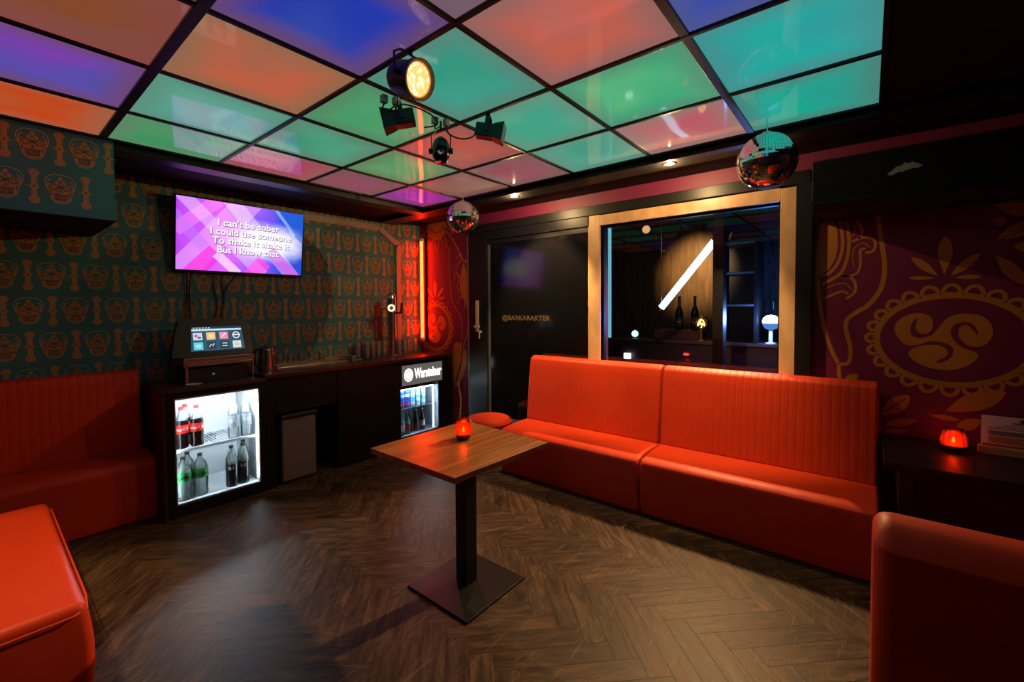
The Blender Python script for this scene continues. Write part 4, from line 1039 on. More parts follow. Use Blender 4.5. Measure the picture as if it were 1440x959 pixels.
smallb((3.115, 3.82, .1125), BB, WHITEL, WHITEP, 'dark bottle with white label, rightmost under the beer sign')
# pedal bin in the niche
t = thing('waste_bin', (1.72, 3.85, 0), 'grey waste bin with black lid in the niche beside the lit fridge', 'bin')
mb = MB(); mb.prism([(1.585, 3.735, .01), (1.875, 3.735, .01), (1.875, 4.0, .01), (1.585, 4.0, .01)], (0, 0, .53), GREYP, .018, 3); link('body', mb, t)
mb = MB(); mb.box((1.575, 3.72, .54), (1.885, 4.01, .575), BLACKP, .01, 3); mb.box((1.60, 3.715, .575), (1.86, 3.99, .585), BLACKG, .004); link('lid', mb, t)
mb = MB(); mb.box((1.70, 3.728, .525), (1.76, 3.735, .535), mat('red_tab', (.35, .02, .02), .4), .001); link('tab', mb, t)
# cash register
t = thing('cash_register', (1.21, 4.0, ZF), 'black touch-screen cash register on a metal stand', 'cash register')
Mr = Matrix.Translation((1.205, 3.96, 1.09)) @ Matrix.Rotation(math.radians(-14), 4, 'X')
mb = MB()
outl = crom([(-.285, .02), (-.26, .0), (0, -.004), (.25, .0), (.27, .02), (.262, .10), (.235, .25), (.21, .29), (0, .302), (-.21, .295), (-.235, .26), (-.27, .12)], 4, True)
mb.prism([(x, 0, z) for x, z in outl], (0, .07, 0), BLACKP, .012, 2, M=Mr); mb.box((-.16, .06, .03), (.16, .13, .24), BLACKP, .02, 2, M=Mr); link('monitor', mb, t, sharp=.8)
# register screen
mb = MB(); Q = Plane(mb, Mr @ Vector((0, -.0005, 0)), (Mr.to_3x3() @ Vector((1, 0, 0))), (Mr.to_3x3() @ Vector((0, 0, 1))), (Mr.to_3x3() @ Vector((0, -1, 0))))
sb = emis('pos_blue', (.035, .10, .16), 1.0); Q.fill([(-.165, .045), (.205, .045), (.190, .235), (-.150, .235)], sb, 1)
Q.fill([(-.150, .217), (.191, .217), (.190, .235), (-.150, .235)], emis('pos_dark', (.02, .05, .09), 1), 2)
Q.fill([(-.150, .203), (.192, .203), (.191, .217), (-.150, .217)], emis('pos_bar', (.62, .80, .88), 1), 2)
for k in range(6): Q.fill([(-.14+.02*k, .222), (-.13+.02*k, .222), (-.13+.02*k, .230), (-.14+.02*k, .230)], emis('pos_w', (.6, .7, .8), 1), 3)
ic = [('a', (.55, .62, .75)), ('b', (.85, .50, .22)), ('c', (.85, .25, .38)), ('d', (.05, .07, .08)), ('e', (.12, .62, .68)), ('f', (.03, .05, .08)), ('g', (.03, .05, .08)), ('h', (.62, .70, .65))]
for k, (nm, cc) in enumerate(ic):
    cx_ = -.115+.088*(k % 4); cz_ = .160-.075*(k//4)
    Q.fill([(cx_-.030, cz_-.029), (cx_+.030, cz_-.029), (cx_+.030, cz_+.029), (cx_-.030, cz_+.029)], emis('pos_icon_'+nm, cc, 1.1), 3)
ew = emis('pos_white', (.9, .95, 1), 1.1)
Q.fill(ell(-.125, .165, .012, .010, 8), emis('pos_red', (.7, .08, .1), 1), 4); Q.fill(ell(-.105, .150, .014, .008, 8), emis('pos_navy', (.08, .12, .4), 1), 4)
Q.fill(ell(-.027, .160, .017, .017, 12), emis('pos_tan', (.95, .75, .35), 1), 4); Q.stroke([(.045, .15), (.075, .178)], .008, ew, 4)
Q.stroke(ell(.149, .160, .024, .024, 18), .006, ew, 4, True); Q.stroke([(.128, .162), (.17, .162)], .008, ew, 4)
Q.stroke([(-.045, .075), (-.03, .095), (-.02, .08), (-.01, .10)], .005, ew, 4); Q.stroke([(.045, .098), (.08, .098)], .005, ew, 4); Q.stroke([(.045, .078), (.08, .078)], .005, ew, 4)
Q.stroke(ell(-.115, .085, .014, .008, 10), .004, ew, 4, True); Q.fill(ell(.149, .085, .012, .012, 8), emis('pos_peach', (.8, .5, .4), 1), 4)
link('screen', mb, t)
mb = MB()
mb.box((.965, 3.87, 1.062), (1.44, 3.89, 1.092), mat('stand_metal', (.45, .38, .40), .3, 1), .003); mb.box((.965, 3.87, 1.03), (1.44, 3.885, 1.048), MATS['stand_metal'], .002)
for x in (.975, 1.42): mb.box((x, 3.87, ZF), (x+.016, 3.886, 1.06), MATS['stand_metal'], .002); mb.box((x, 4.17, ZF), (x+.016, 4.186, 1.06), MATS['stand_metal'], .002)
mb.box((.965, 3.87, 1.05), (1.44, 4.19, 1.062), MATS['stand_metal'], .002); link('stand', mb, t)
mb = MB(); mb.box((1.00, 3.90, ZF+.001), (1.41, 4.17, 1.01), mat('drawer_brown', (.02, .014, .016), .4), .004); mb.cyl((1.16, 3.90, .96), (1.16, 3.893, .96), .008, emis('blue_led', (.1, .3, .7), .4), 10); link('cash_drawer', mb, t)
# white saucer on the cabinet
mb = MB(); mb.lathe([(.001, .002), (.03, .002), (.048, .007), (.05, .008), (.048, .004), (.03, 0), (.001, 0)], mat('saucer_white', (.55, .52, .5), .4), (1.005, 3.80, ZF), 24)
single('saucer', mb, (1.005, 3.80, ZF), 'small pale saucer in front of the cash register', 'saucer')

# ================================================================== SCREEN, CABLES
t = thing('television', (1.515, 4.24, 2.06), 'wall-mounted television showing purple karaoke lyrics', 'television')
TA = math.radians(7.5)
Mt = Matrix.Translation((1.513, 4.20, 2.058)) @ Matrix.Rotation(TA, 4, 'X')
hw, hh = .492, .286
mb = MB(); mb.box((-hw-.012, 0, -hh-.018), (hw+.012, .035, hh+.012), BLACKG, .005, 2, M=Mt); mb.box((-.3, .03, -.2), (.3, .055, .15), BLACKP, .01, 2, M=Mt); link('housing', mb, t)
def tv_mat():
    m, nt, N, L = nodes('karaoke_picture'); N.clear()
    uv = N.new('ShaderNodeUVMap'); uv.uv_map = 'pic'; sp = N.new('ShaderNodeSeparateXYZ'); L.new(uv.outputs[0], sp.inputs[0])
    r = N.new('ShaderNodeValToRGB'); e = r.color_ramp.elements
    e[0].position = 0; e[0].color = (*s2l((165, 60, 215)), 1); e[1].position = 1; e[1].color = (*s2l((40, 70, 190)), 1)
    x = e.new(.35); x.color = (*s2l((205, 95, 235)), 1); x = e.new(.62); x.color = (*s2l((120, 80, 220)), 1); x = e.new(.8); x.color = (*s2l((45, 70, 205)), 1)
    n = N.new('ShaderNodeTexNoise'); n.inputs['Scale'].default_value = 3.5; n.inputs['Detail'].default_value = 3; L.new(uv.outputs[0], n.inputs['Vector'])
    ad = N.new('ShaderNodeMath'); ad.operation = 'MULTIPLY_ADD'; ad.inputs[1].default_value = .35; ad.inputs[2].default_value = -.17; L.new(n.outputs['Fac'], ad.inputs[0])
    a2 = N.new('ShaderNodeMath'); a2.operation = 'ADD'; L.new(ad.outputs[0], a2.inputs[0]); L.new(sp.outputs[0], a2.inputs[1]); L.new(a2.outputs[0], r.inputs[0])
    # white burst
    v = N.new('ShaderNodeVectorMath'); v.operation = 'SUBTRACT'; v.inputs[1].default_value = (.68, .48, 0); L.new(uv.outputs[0], v.inputs[0])
    v2 = N.new('ShaderNodeVectorMath'); v2.operation = 'MULTIPLY'; v2.inputs[1].default_value = (1.25, 1.5, 0); L.new(v.outputs[0], v2.inputs[0])
    ln_ = N.new('ShaderNodeVectorMath'); ln_.operation = 'LENGTH'; L.new(v2.outputs[0], ln_.inputs[0])
    a3 = N.new('ShaderNodeMath'); a3.operation = 'MULTIPLY_ADD'; a3.inputs[1].default_value = -.35; L.new(n.outputs['Fac'], a3.inputs[0]); L.new(ln_.outputs['Value'], a3.inputs[2])
    mr = N.new('ShaderNodeMapRange'); mr.interpolation_type = 'SMOOTHSTEP'; mr.inputs[1].default_value = -.08; mr.inputs[2].default_value = .38; mr.inputs[3].default_value = .95; mr.inputs[4].default_value = 0; L.new(a3.outputs[0], mr.inputs[0])
    mx = N.new('ShaderNodeMix'); mx.data_type = 'RGBA'; mx.inputs[7].default_value = (1, .97, 1, 1); L.new(mr.outputs[0], mx.inputs[0]); L.new(r.outputs[0], mx.inputs[6])
    em = N.new('ShaderNodeEmission'); em.inputs[1].default_value = TVGAIN; L.new(mx.outputs[2], em.inputs[0])
    o = N.new('ShaderNodeOutputMaterial'); L.new(em.outputs[0], o.inputs[0]); return m
def veil(name, col, a, s=TVGAIN):
    m, nt, N, L = nodes(name); N.clear()
    em = N.new('ShaderNodeEmission'); em.inputs[0].default_value = (*col, 1); em.inputs[1].default_value = s
    tr = N.new('ShaderNodeBsdfTransparent'); mx = N.new('ShaderNodeMixShader'); mx.inputs[0].default_value = a
    L.new(tr.outputs[0], mx.inputs[1]); L.new(em.outputs[0], mx.inputs[2]); o = N.new('ShaderNodeOutputMaterial'); L.new(mx.outputs[0], o.inputs[0]); return m
mb = MB(); uvl = mb.bm.loops.layers.uv.new('pic')
N3 = Mt.to_3x3(); O_ = Mt @ Vector((0, -.0006, 0)); uu, vv, nn = N3 @ Vector((1, 0, 0)), N3 @ Vector((0, 0, 1)), N3 @ Vector((0, -1, 0))
f = mb.bm.faces.new([mb.bm.verts.new(O_+uu*x+vv*z) for x, z in ((-hw, -hh), (hw, -hh), (hw, hh), (-hw, hh))])
f.material_index = mb.mi(tv_mat())
for lp, q in zip(f.loops, ((0, 0), (1, 0), (1, 1), (0, 1))): lp[uvl].uv = q
Q = Plane(mb, O_, uu, vv, nn)
def clipq(pts, W=hw, H=hh):
    for (k, lim, sg) in ((0, -W, 1), (0, W, -1), (1, -H, 1), (1, H, -1)):
        out = []
        for i in range(len(pts)):
            a, b = pts[i], pts[(i+1) % len(pts)]; ia, ib = (a[k]-lim)*sg >= 0, (b[k]-lim)*sg >= 0
            if ia: out.append(a)
            if ia != ib:
                tt = (lim-a[k])/(b[k]-a[k]); out.append((a[0]+(b[0]-a[0])*tt, a[1]+(b[1]-a[1])*tt))
        pts = out
        if len(pts) < 3: return None
    return pts
bands = [((-.5, .02), (-.2, .30), .10, 'mag', (.95, .25, .75), .35, 1), ((-.55, -.42), (.05, .35), .20, 'pk', (.9, .5, .95), .30, 2), ((-.50, .35), (.15, -.30), .10, 'lav', (.75, .55, 1), .35, 3),
         ((-.40, -.33), (-.22, -.12), .13, 'mg2', (.75, .02, .55), .8, 4), ((-.15, .35), (.45, -.35), .12, 'wh', (1, .9, 1), .22, 5), ((.02, -.35), (.16, -.18), .13, 'mg3', (.85, .05, .60), .7, 6),
         ((.22, .32), (.42, .08), .028, 'pale', (.55, .75, .95), .75, 7), ((.20, -.08), (.48, -.36), .10, 'mg4', (.55, .05, .60), .65, 8), ((-.05, -.30), (-.22, -.14), .07, 'lt', (.95, .75, 1), .5, 9),
         ((.30, .35), (.60, .05), .22, 'bl', (.01, .10, .50), .6, 10), ((-.6, .25), (-.3, -.1), .09, 'vi', (.45, .15, .75), .5, 11)]
for a, b, wd, nm, c_, al, lv in bands:
    dx, dz = b[0]-a[0], b[1]-a[1]; l = math.hypot(dx, dz); nx, nz = -dz/l*wd/2, dx/l*wd/2
    q = clipq([(a[0]+nx, a[1]+nz), (b[0]+nx, b[1]+nz), (b[0]-nx, b[1]-nz), (a[0]-nx, a[1]-nz)])
    if q: Q.fill(q, veil('veil_'+nm, c_, al), .3*lv)
pic = link('screen', mb, t, smooth=False)
mb = MB()
for s_, cx_, cz_ in (("I can't be sober", .03, .118), ('I could use someone', .06, .043), ('To shake it shake it', .06, -.032), ('But I know that', .03, -.107)):
    text_into(mb, s_, .078, emis('lyric_shadow', (.20, .08, .25), .8), O_+uu*(cx_+.003)+vv*(cz_-.004), uu, vv, nn, off=.0035, lift=.0035)
    text_into(mb, s_, .078, emis('lyric_white', (.95, .90, .95), 1.15), O_+uu*cx_+vv*cz_, uu, vv, nn, off=.0015, lift=.0045)
link('lyrics', mb, pic)
mb = MB(); mb.box((1.35, 4.225, 1.98), (1.68, 4.295, 2.14), BLACKP, .004); link('wall_bracket', mb, t)
for k, (pts, lab) in enumerate((
    ([(1.10, 4.27, 1.745), (1.105, 4.28, 1.6), (1.09, 4.28, 1.4), (1.10, 4.27, 1.2), (1.12, 4.22, 1.10)], 'black cable hanging from the left of the television'),
    ([(1.13, 4.27, 1.745), (1.12, 4.285, 1.62), (1.125, 4.285, 1.4), (1.13, 4.27, 1.15), (1.15, 4.22, 1.10)], 'black cable beside the leftmost one below the television'),
    ([(1.28, 4.27, 1.745), (1.29, 4.285, 1.65), (1.32, 4.285, 1.5), (1.29, 4.285, 1.36), (1.28, 4.25, 1.12)], 'black cable below the middle of the television'),
    ([(1.34, 4.268, 1.745), (1.35, 4.285, 1.66), (1.37, 4.285, 1.56), (1.35, 4.285, 1.42), (1.345, 4.26, 1.12)], 'looping black cable below the middle of the television'),
    ([(1.46, 4.27, 1.745), (1.45, 4.285, 1.73), (1.38, 4.285, 1.62), (1.36, 4.285, 1.55)], 'short black cable slanting under the television'))):
    P3 = []
    for a in range(len(pts)-1):
        for j in range(6):
            tt = j/6; tt = tt*tt*(3-2*tt) if a in (0,) else tt; P3.append(Vector(pts[a]).lerp(Vector(pts[a+1]), tt))
    P3.append(Vector(pts[-1]))
    mb = MB(); mb.tube(P3, .0045, BLACKP, 6); single('cable', mb, pts[0], lab, 'cable', 'cables under the television')

# ================================================================== NEON TUBE
t = thing('neon_tube', (3.44, 4.20, 1.05), 'vertical glowing orange tube light in the mural corner', 'tube light')
mb = MB(); mb.cyl((3.435, 4.185, 1.10), (3.435, 4.185, 2.25), .018, emis('neon_orange', (1, .0165, .0032), NEON), 16); link('tube', mb, t)
mb = MB(); mb.box((3.46, 4.165, 1.05), (3.495, 4.205, 2.30), BLACKP, .004)
for z in (1.06, 2.25): mb.box((3.415, 4.165, z), (3.46, 4.205, z+.035), WHITEP, .004)
link('batten', mb, t)

# ================================================================== SPOTLIGHTS ON THE CEILING
def hang(t, a, b, m=BLACKP, r=.006):
    mb = MB(); mb.cyl(a, b, r, m, 10); return link('stem', mb, t)
# lit can, shining towards the right-hand sofas
c = Vector((1.097, 1.356, 2.351))*1.0
t = thing('spotlight', (1.06, 1.40, ZC), 'large lit can spotlight hanging from the ceiling grid', 'spotlight')
cc = Vector((1.10, 1.36, 2.335)); dr = (-(cc-Vector((0, 0, EYE))).normalized()*.66+_R*.72+Vector((0, 0, -.05))).normalized()
cc2 = cc-dr*.03
mb = MB(); mb.lathe([(.030, -.085), (.058, -.075), (.066, -.05), (.066, .03), (.074, .035), (.074, .055), (.066, .055), (.060, .02), (.02, -.02)], BLACKP, cc2, 32, dr); link('can', mb, t)
HL, nt_, N_, L_n = nodes('hot_lens'); N_.clear()
tc_ = N_.new('ShaderNodeTexCoord'); nz = N_.new('ShaderNodeTexVoronoi'); nz.inputs['Scale'].default_value = 55; L_n.new(tc_.outputs['Object'], nz.inputs['Vector'])
rp = N_.new('ShaderNodeValToRGB'); rp.color_ramp.elements[0].color = (3.2, 2.6, 1.6, 1); rp.color_ramp.elements[1].color = (1.5, .75, .22, 1); rp.color_ramp.elements[1].position = .55; L_n.new(nz.outputs['Distance'], rp.inputs[0])
em_ = N_.new('ShaderNodeEmission'); L_n.new(rp.outputs[0], em_.inputs[0]); ou_ = N_.new('ShaderNodeOutputMaterial'); L_n.new(em_.outputs[0], ou_.inputs[0])
mb = MB(); mb.lathe([(.0005, .030), (.030, .034), (.058, .040)], HL, cc2, 28, dr, cap=False); mb.lathe([(.058, .040), (.063, .044)], emis('lens_edge', (.9, .30, .04), 1), cc2, 28, dr, cap=False)
link('lens', mb, t)
mb = MB(); mb.lathe([(.066, .055), (.073, .056), (.072, .048)], mat('amber_rim', (.8, .4, .08), .35, .3), cc2, 28, dr, cap=False); link('rim', mb, t)
sd = dr.cross(Vector((0, 0, 1))).normalized()
mb = MB(); top_ = cc2+Vector((0, 0, .092))
mb.tube([cc2+sd*.078, cc2+sd*.082+Vector((0, 0, .07)), top_+sd*.05, top_, top_-sd*.05, cc2-sd*.082+Vector((0, 0, .07)), cc2-sd*.078], .005, BLACKP, 6)
mb.cyl(cc2+sd*.066, cc2+sd*.090, .010, BLACKP, 10); mb.cyl(cc2-sd*.066, cc2-sd*.090, .010, BLACKP, 10)
mb.cyl(top_, (top_.x, top_.y, ZC-.003), .008, BLACKP, 10); link('yoke', mb, t)
spot('spotlight_beam', cc2+dr*.06, cc2+dr*2, SPOT_W, (1, .72, .38), 70, .5, .04, t)
def flood(cpos, dr, base, label, s=1.0):
    dr = Vector(dr).normalized(); cpos = Vector(cpos)
    t = thing('spotlight', base, label, 'spotlight', 'unlit black spotlights on the ceiling grid')
    side_ = dr.cross(Vector((0, 0, 1))).normalized(); up_ = side_.cross(dr).normalized()
    Mx = Matrix.Translation(cpos) @ Matrix((dr, side_, up_)).transposed().to_4x4()
    mb = MB()
    mb.prism([(-.065*s, -.032*s, -.032*s), (-.065*s, .032*s, -.032*s), (-.065*s, .032*s, .032*s), (-.065*s, -.032*s, .032*s)], (.09*s, 0, 0), BLACKP, .006, 2, M=Mx)
    bm = bmesh.new(); A = [bm.verts.new(Mx @ Vector(q)) for q in ((.02*s, -.033*s, -.033*s), (.02*s, .033*s, -.033*s), (.02*s, .033*s, .033*s), (.02*s, -.033*s, .033*s))]
    B = [bm.verts.new(Mx @ Vector(q)) for q in ((.072*s, -.046*s, -.044*s), (.072*s, .046*s, -.044*s), (.072*s, .046*s, .044*s), (.072*s, -.046*s, .044*s))]
    for k in range(4): bm.faces.new((A[k], A[(k+1) % 4], B[(k+1) % 4], B[k]))
    bm.faces.new(A[::-1]); bm.faces.new(B); bmesh.ops.recalc_face_normals(bm, faces=bm.faces); mb.merge(bm, BLACKP)
    link('head', mb, t)
    mb = MB()
    for k in (-1, 1): mb.box((-.022*s, k*.036*s-.002, -.01), (-.002*s, k*.036*s+.002, .07*s), BLACKP, .001, M=Mx)
    mb.box((-.022*s, -.038*s, .066*s), (-.002*s, .038*s, .07*s), BLACKP, .001, M=Mx)
    tp = Mx @ Vector((-.012*s, 0, .068*s)); mb.cyl(tp, (tp.x, tp.y, ZC-.004), .008, BLACKP, 10); link('bracket', mb, t)
    return t
rd3 = _R
flood((1.331, 1.773, 2.37), (-_R+_F*-.15+Vector((0, 0, -.22))), (1.331, 1.773, ZC), 'unlit black floodlight just below the lit can spotlight', 1.12)
flood((1.728, 1.547, 2.372), (_R+_F*-.1+Vector((0, 0, -.18))), (1.728, 1.547, ZC), 'unlit black floodlight on the right of the ceiling cluster', 1.08)
# little scanner head
t = thing('spotlight', (1.612, 1.792, ZC), 'small rounded black effect light at the bottom of the ceiling cluster', 'spotlight')
c = Vector((1.612, 1.792, 2.298)); k_ = 1.12
mb = MB(); mb.lathe([(r_*k_, z_*k_) for r_, z_ in [(.001, -.055), (.028, -.052), (.040, -.03), (.044, .0), (.040, .03), (.030, .052), (.012, .066), (.001, .07)]], BLACKG, c, 20, (0, 0, 1)); link('head', mb, t)
mb = MB(); fwd = Vector((-.66, -.73, -.2)).normalized(); mb.lathe([(.024, .042), (.026, .052), (.020, .052), (.001, .046)], CHROME, c, 18, fwd, cap=False); link('lens', mb, t)
mb = MB(); sd = Vector((_R.x, _R.y, 0)).normalized()
for s_ in (-1, 1): mb.cyl(c+sd*.045*s_, c+sd*.064*s_, .016, BLACKP, 12)
mb.tube([c+sd*.05, c+sd*.052+Vector((0, 0, .08)), c+sd*.02+Vector((0, 0, .115)), c-sd*.02+Vector((0, 0, .115)), c-sd*.052+Vector((0, 0, .08)), c-sd*.05], .003, BLACKP, 6)
mb.cyl(c+Vector((0, 0, .115)), (c.x, c.y, ZC-.003), .006, BLACKP, 8); link('yoke', mb, t)
# sockets and cables at the grid
for k, (x, y, lab) in enumerate(((1.236, 1.762, 'small grey-white power socket left of the lit spotlight, outer of two'), (1.285, 1.738, 'small grey-white power socket under the lit spotlight, inner of two'), (1.545, 1.762, 'small grey-white power socket above the rounded effect light'), (1.60, 1.735, 'small grey-white power socket, rightmost of the ceiling cluster'))):
    mb = MB(); mb.box((x-.014, y-.014, ZC-.048), (x+.014, y+.014, ZC-.012), mat('socket_grey', (.42, .36, .36), .5), .003); single('power_socket', mb, (x, y, ZC-.03), lab, 'socket', 'power sockets on the ceiling grid')
def cab(pts, lab, r=.004):
    pts = [Vector(p) for p in pts]; out = []
    n = len(pts)
    for i in range(n-1):
        p0, p1, p2, p3 = pts[max(i-1, 0)], pts[i], pts[i+1], pts[min(i+2, n-1)]
        for j in range(6):
            t_ = j/6; out.append(.5*((2*p1)+(-p0+p2)*t_+(2*p0-5*p1+4*p2-p3)*t_*t_+(-p0+3*p1-3*p2+p3)*t_**3))
    out.append(pts[-1]); mb = MB(); mb.tube(out, r, BLACKP, 6); single('cable', mb, tuple(pts[0]), lab, 'cable', 'cables of the ceiling spotlights')
cab([(1.236, 1.762, ZC-.050), (1.235, 1.78, 2.38), (1.255, 1.79, 2.37), (1.29, 1.735, 2.415), (1.36, 1.70, 2.42), (1.44, 1.67, 2.40), (1.47, 1.66, 2.36), (1.42, 1.70, 2.34)], 'black cable curling round the left floodlight')
cab([(1.285, 1.738, ZC-.046), (1.27, 1.72, 2.385), (1.20, 1.60, 2.40), (1.13, 1.50, 2.425), (1.08, 1.44, 2.43)], 'black cable running up to the lit can spotlight')
cab([(1.545, 1.762, ZC-.046), (1.55, 1.765, 2.39), (1.57, 1.775, 2.40), (1.60, 1.79, 2.425)], 'black cable dropping to the rounded effect light')
cab([(1.60, 1.735, ZC-.046), (1.605, 1.72, 2.37), (1.62, 1.66, 2.335), (1.65, 1.61, 2.335), (1.675, 1.595, 2.36)], 'black cable sagging to the right floodlight')

# ================================================================== MIRROR BALLS
def ball(c, r, label, seg):
    c = Vector(c); t = thing('mirror_ball', c, label, 'mirror ball', 'hanging mirror balls')
    bm = bmesh.new(); bmesh.ops.create_uvsphere(bm, u_segments=seg, v_segments=seg//2, radius=r)
    rnd = random.Random(5)
    bmesh.ops.inset_individual(bm, faces=bm.faces[:], thickness=r*.006, depth=0)
    tiles = MB(); mt = mat('mirror_tile', (.92, .90, .92), .04, 1); mg = mat('grout', (.05, .05, .05), .6)
    big = sorted(bm.faces, key=lambda f: -f.calc_area())
    for v in bm.verts: v.co += c
    mp = {v: tiles.bm.verts.new(v.co) for v in bm.verts}
    i1, i2 = tiles.mi(mt), tiles.mi(mg)
    for f in bm.faces:
        nf = tiles.bm.faces.new([mp[v] for v in f.verts])
        nf.material_index = i1 if len(set(round((v.co-c).length, 6) for v in f.verts)) >= 1 and f.calc_area() > (r*r*.0004) and max(e.calc_length() for e in f.edges) < 5*min(e.calc_length() for e in f.edges) or f.calc_center_median().z-c.z > r*.985 else i2
        nf.smooth = False
    bm.free()
    # small random tilt of each tile
    for f in tiles.bm.faces:
        if f.material_index == i1 and len(f.verts) == 4:
            ax = Vector((rnd.uniform(-1, 1), rnd.uniform(-1, 1), rnd.uniform(-1, 1))).normalized(); ctr = f.calc_center_median()
            Rm = Matrix.Rotation(math.radians(rnd.uniform(0, 1.6)), 3, ax)
            for v in f.verts: v.co = ctr+Rm @ (v.co-ctr)
    link('ball', tiles, t, smooth=False)
    mb = MB(); mb.cyl(c+Vector((0, 0, r*.97)), c+Vector((0, 0, r*1.04)), r*.16, CHROME, 18); mb.cyl(c+Vector((0, 0, r*1.03)), (c.x, c.y, ZC-.0), .004, CHROME, 8); link('cap', mb, t)
    return t
ball((2.72, .434, 2.235), .147, 'larger mirror ball hanging over the window frame corner', 60)
ball((2.72, 2.75, 2.238), .140, 'smaller mirror ball hanging in front of the door corner', 50)

# unseen off-frame lamp, added to light the near-left bench
t = thing('downlight', (-.28, 2.7, ZC-.02), 'added unseen downlight above the near left bench', 'downlight', 'recessed downlights along the window wall')
mb = MB(); mb.cyl((-.28, 2.7, ZC-.012), (-.28, 2.7, ZC-.07), .035, BLACKP, 18); link('can', mb, t)
mb = MB(); mb.lathe([(.0005, 0), (.027, 0)], MATS['warm_lamp'], (-.28, 2.7, ZC-.0705), 20, cap=False); link('lamp', mb, t)
spot('downlight_beam', (-.28, 2.7, ZC-.08), (-.10, 2.75, 0), LEFT_W, DOWN_C, 50, .5, .02, t)

# ================================================================== THE ROOM BEHIND THE WINDOW
X2 = XR+.14
mb = MB(); mb.box((X2, -1.2, -.05), (XROOM2, YL, 0), mat('far_floor', (.03, .02, .02), .5)); struct('floor_far', mb)
mb = MB(); mb.box((X2, -1.2, 2.6), (XROOM2, YL, 2.65), mat('far_ceiling', (.02, .03, .035), .4)); struct('ceiling_far', mb)
FW = wood('far_wall_wood', (.10, .055, .03), (.22, .125, .06), 2.4, (2, 10, 1.2), .6)
mb = MB(); mb.box((XROOM2, 1.55, 0), (XROOM2+.08, YL, 2.65), FW); mb.box((XROOM2, -1.2, 0), (XROOM2+.08, 1.55, 2.65), mat('far_navy', (.012, .014, .035), .5)); struct('wall_far', mb)
mb = MB(); mb.box((X2, -1.28, 0), (XROOM2, -1.2, 2.65), BLACK); mb.box((X2, YL, 0), (XROOM2, YL+.08, 2.65), BLACK); struct('wall_far_side', mb)
# back bar
t = thing('back_bar', (5.5, 1.9, 0), 'dark back bar with a thin pale edge, seen through the window', 'counter')
mb = MB(); mb.box((5.22, .2, 0), (5.9, 3.4, 1.02), mat('bar_dark', (.02, .008, .012), .4)); link('body', mb, t)
mb = MB(); mb.box((5.20, .2, 1.02), (5.9, 3.4, 1.055), mat('bar_top', (.06, .035, .035), .25), .003); link('worktop', mb, t)
mb = MB(); mb.box((5.45, 1.55, 1.055), (5.75, 2.1, 1.16), mat('bar_red_step', (.10, .03, .025), .4), .004); single('bottle_riser', mb, (5.6, 1.8, 1.055), 'dark red step on the back bar carrying two wine bottles', 'riser')
def farb(loc, lab):
    bottle('wine_bottle', loc, [('body', [(.040, 0), (.047, .008), (.047, .21), (.036, .25), (.017, .30), (.016, .40)], DARKG), ('label', [(.0473, .05), (.0476, .055), (.0476, .15), (.0473, .155)], mat('dark_label', (.05, .03, .05), .5)), ('cap', [(.0185, .395), (.0185, .42), (.001, .421)], CAPB)], None, lab, 'bottle', 'bottles on the back bar', text=('0 0 0', .03, .10, .048, WHITEL))
farb((5.62, 1.845, 1.16), 'dark wine bottle on the back bar, left of two, under the tube')
farb((5.62, 1.655, 1.16), 'dark wine bottle on the back bar, right of two, beside the filament lamp')
# filament lamp
t = thing('filament_lamp', (5.30, 1.49, 1.055), 'yellow filament globe lamp standing on the back bar', 'lamp')
mb = MB(); mb.lathe([(.035, 0), (.035, .006), (.010, .012), (.012, .10), (.02, .115), (.02, .13)], mat('lamp_brass', (.7, .5, .12), .3, .8), (5.30, 1.49, 1.055), 20); link('stand', mb, t)
mb = MB(); mb.sphere((5.30, 1.49, 1.055+.205), .085, glass('globe_glass', (1, .9, .8), 1.2, .02, 1.3, (.8, .6, .5), .08), 28, 18); link('globe', mb, t)
mb = MB(); zc = 1.255
mb.tube([(5.30, 1.49+.038*math.sin(a)*1.0, zc+.02*math.cos(a)*1.2+.022*math.cos(2*a)) for a in [k*PI/12 for k in range(25)]], .005, emis('filament', (1, .62, .10), 9), 6); mb.tube([(5.30, 1.49, zc-.05), (5.30, 1.475, zc), (5.30, 1.505, zc+.01), (5.30, 1.49, zc+.04)], .004, MATS['filament'], 6); link('filament', mb, t)
# white globe lamp at the right
t = thing('globe_lamp', (5.30, .80, 1.055), 'bluish white globe lamp at the right of the window', 'lamp')
mb = MB(); mb.lathe([(.05, 0), (.05, .008), (.02, .014), (.02, .15)], mat('lamp_cream', (.7, .6, .45), .4), (5.30, .79, 1.055), 20); link('stand', mb, t)
mb = MB(); mb.lathe([(.078, .0), (.082, .02), (.070, .055), (.045, .078), (.001, .088)], emis('globe_white', (.75, .90, 1), 5), (5.30, .79, 1.055+.215), 26, cap=False)
link('upper_globe', mb, t)
mb = MB(); mb.lathe([(.02, -.07), (.055, -.055), (.076, -.02), (.078, 0)], emis('globe_lower', (.10, .30, .75), .9), (5.30, .79, 1.055+.215), 26, cap=False); link('lower_globe', mb, t)
point('globe_glow', (5.15, .79, 1.32), 40, (.12, .3, 1), .05, t)
# diagonal tube
t = thing('tube_light', (4.9, 1.5, 1.8), 'slanting white-blue tube light glowing behind the window', 'tube light')
a, b = Vector((4.60, 1.697, 1.44)), Vector((4.60, 1.175, 2.09))
mb = MB(); mb.cyl(a, b, .034, emis('tube_white', (.36, .78, 1.0), 4), 18); link('tube', mb, t)
mb = MB(); mb.cyl(a-(b-a).normalized()*.03, a, .032, STEEL, 18); mb.cyl(b, b+(b-a).normalized()*.03, .032, STEEL, 18); mb.cyl(b, (b.x, b.y, 2.6), .004, STEEL, 8); mb.cyl(a, (a.x, a.y, 2.6), .003, STEEL, 8); link('fitting', mb, t)
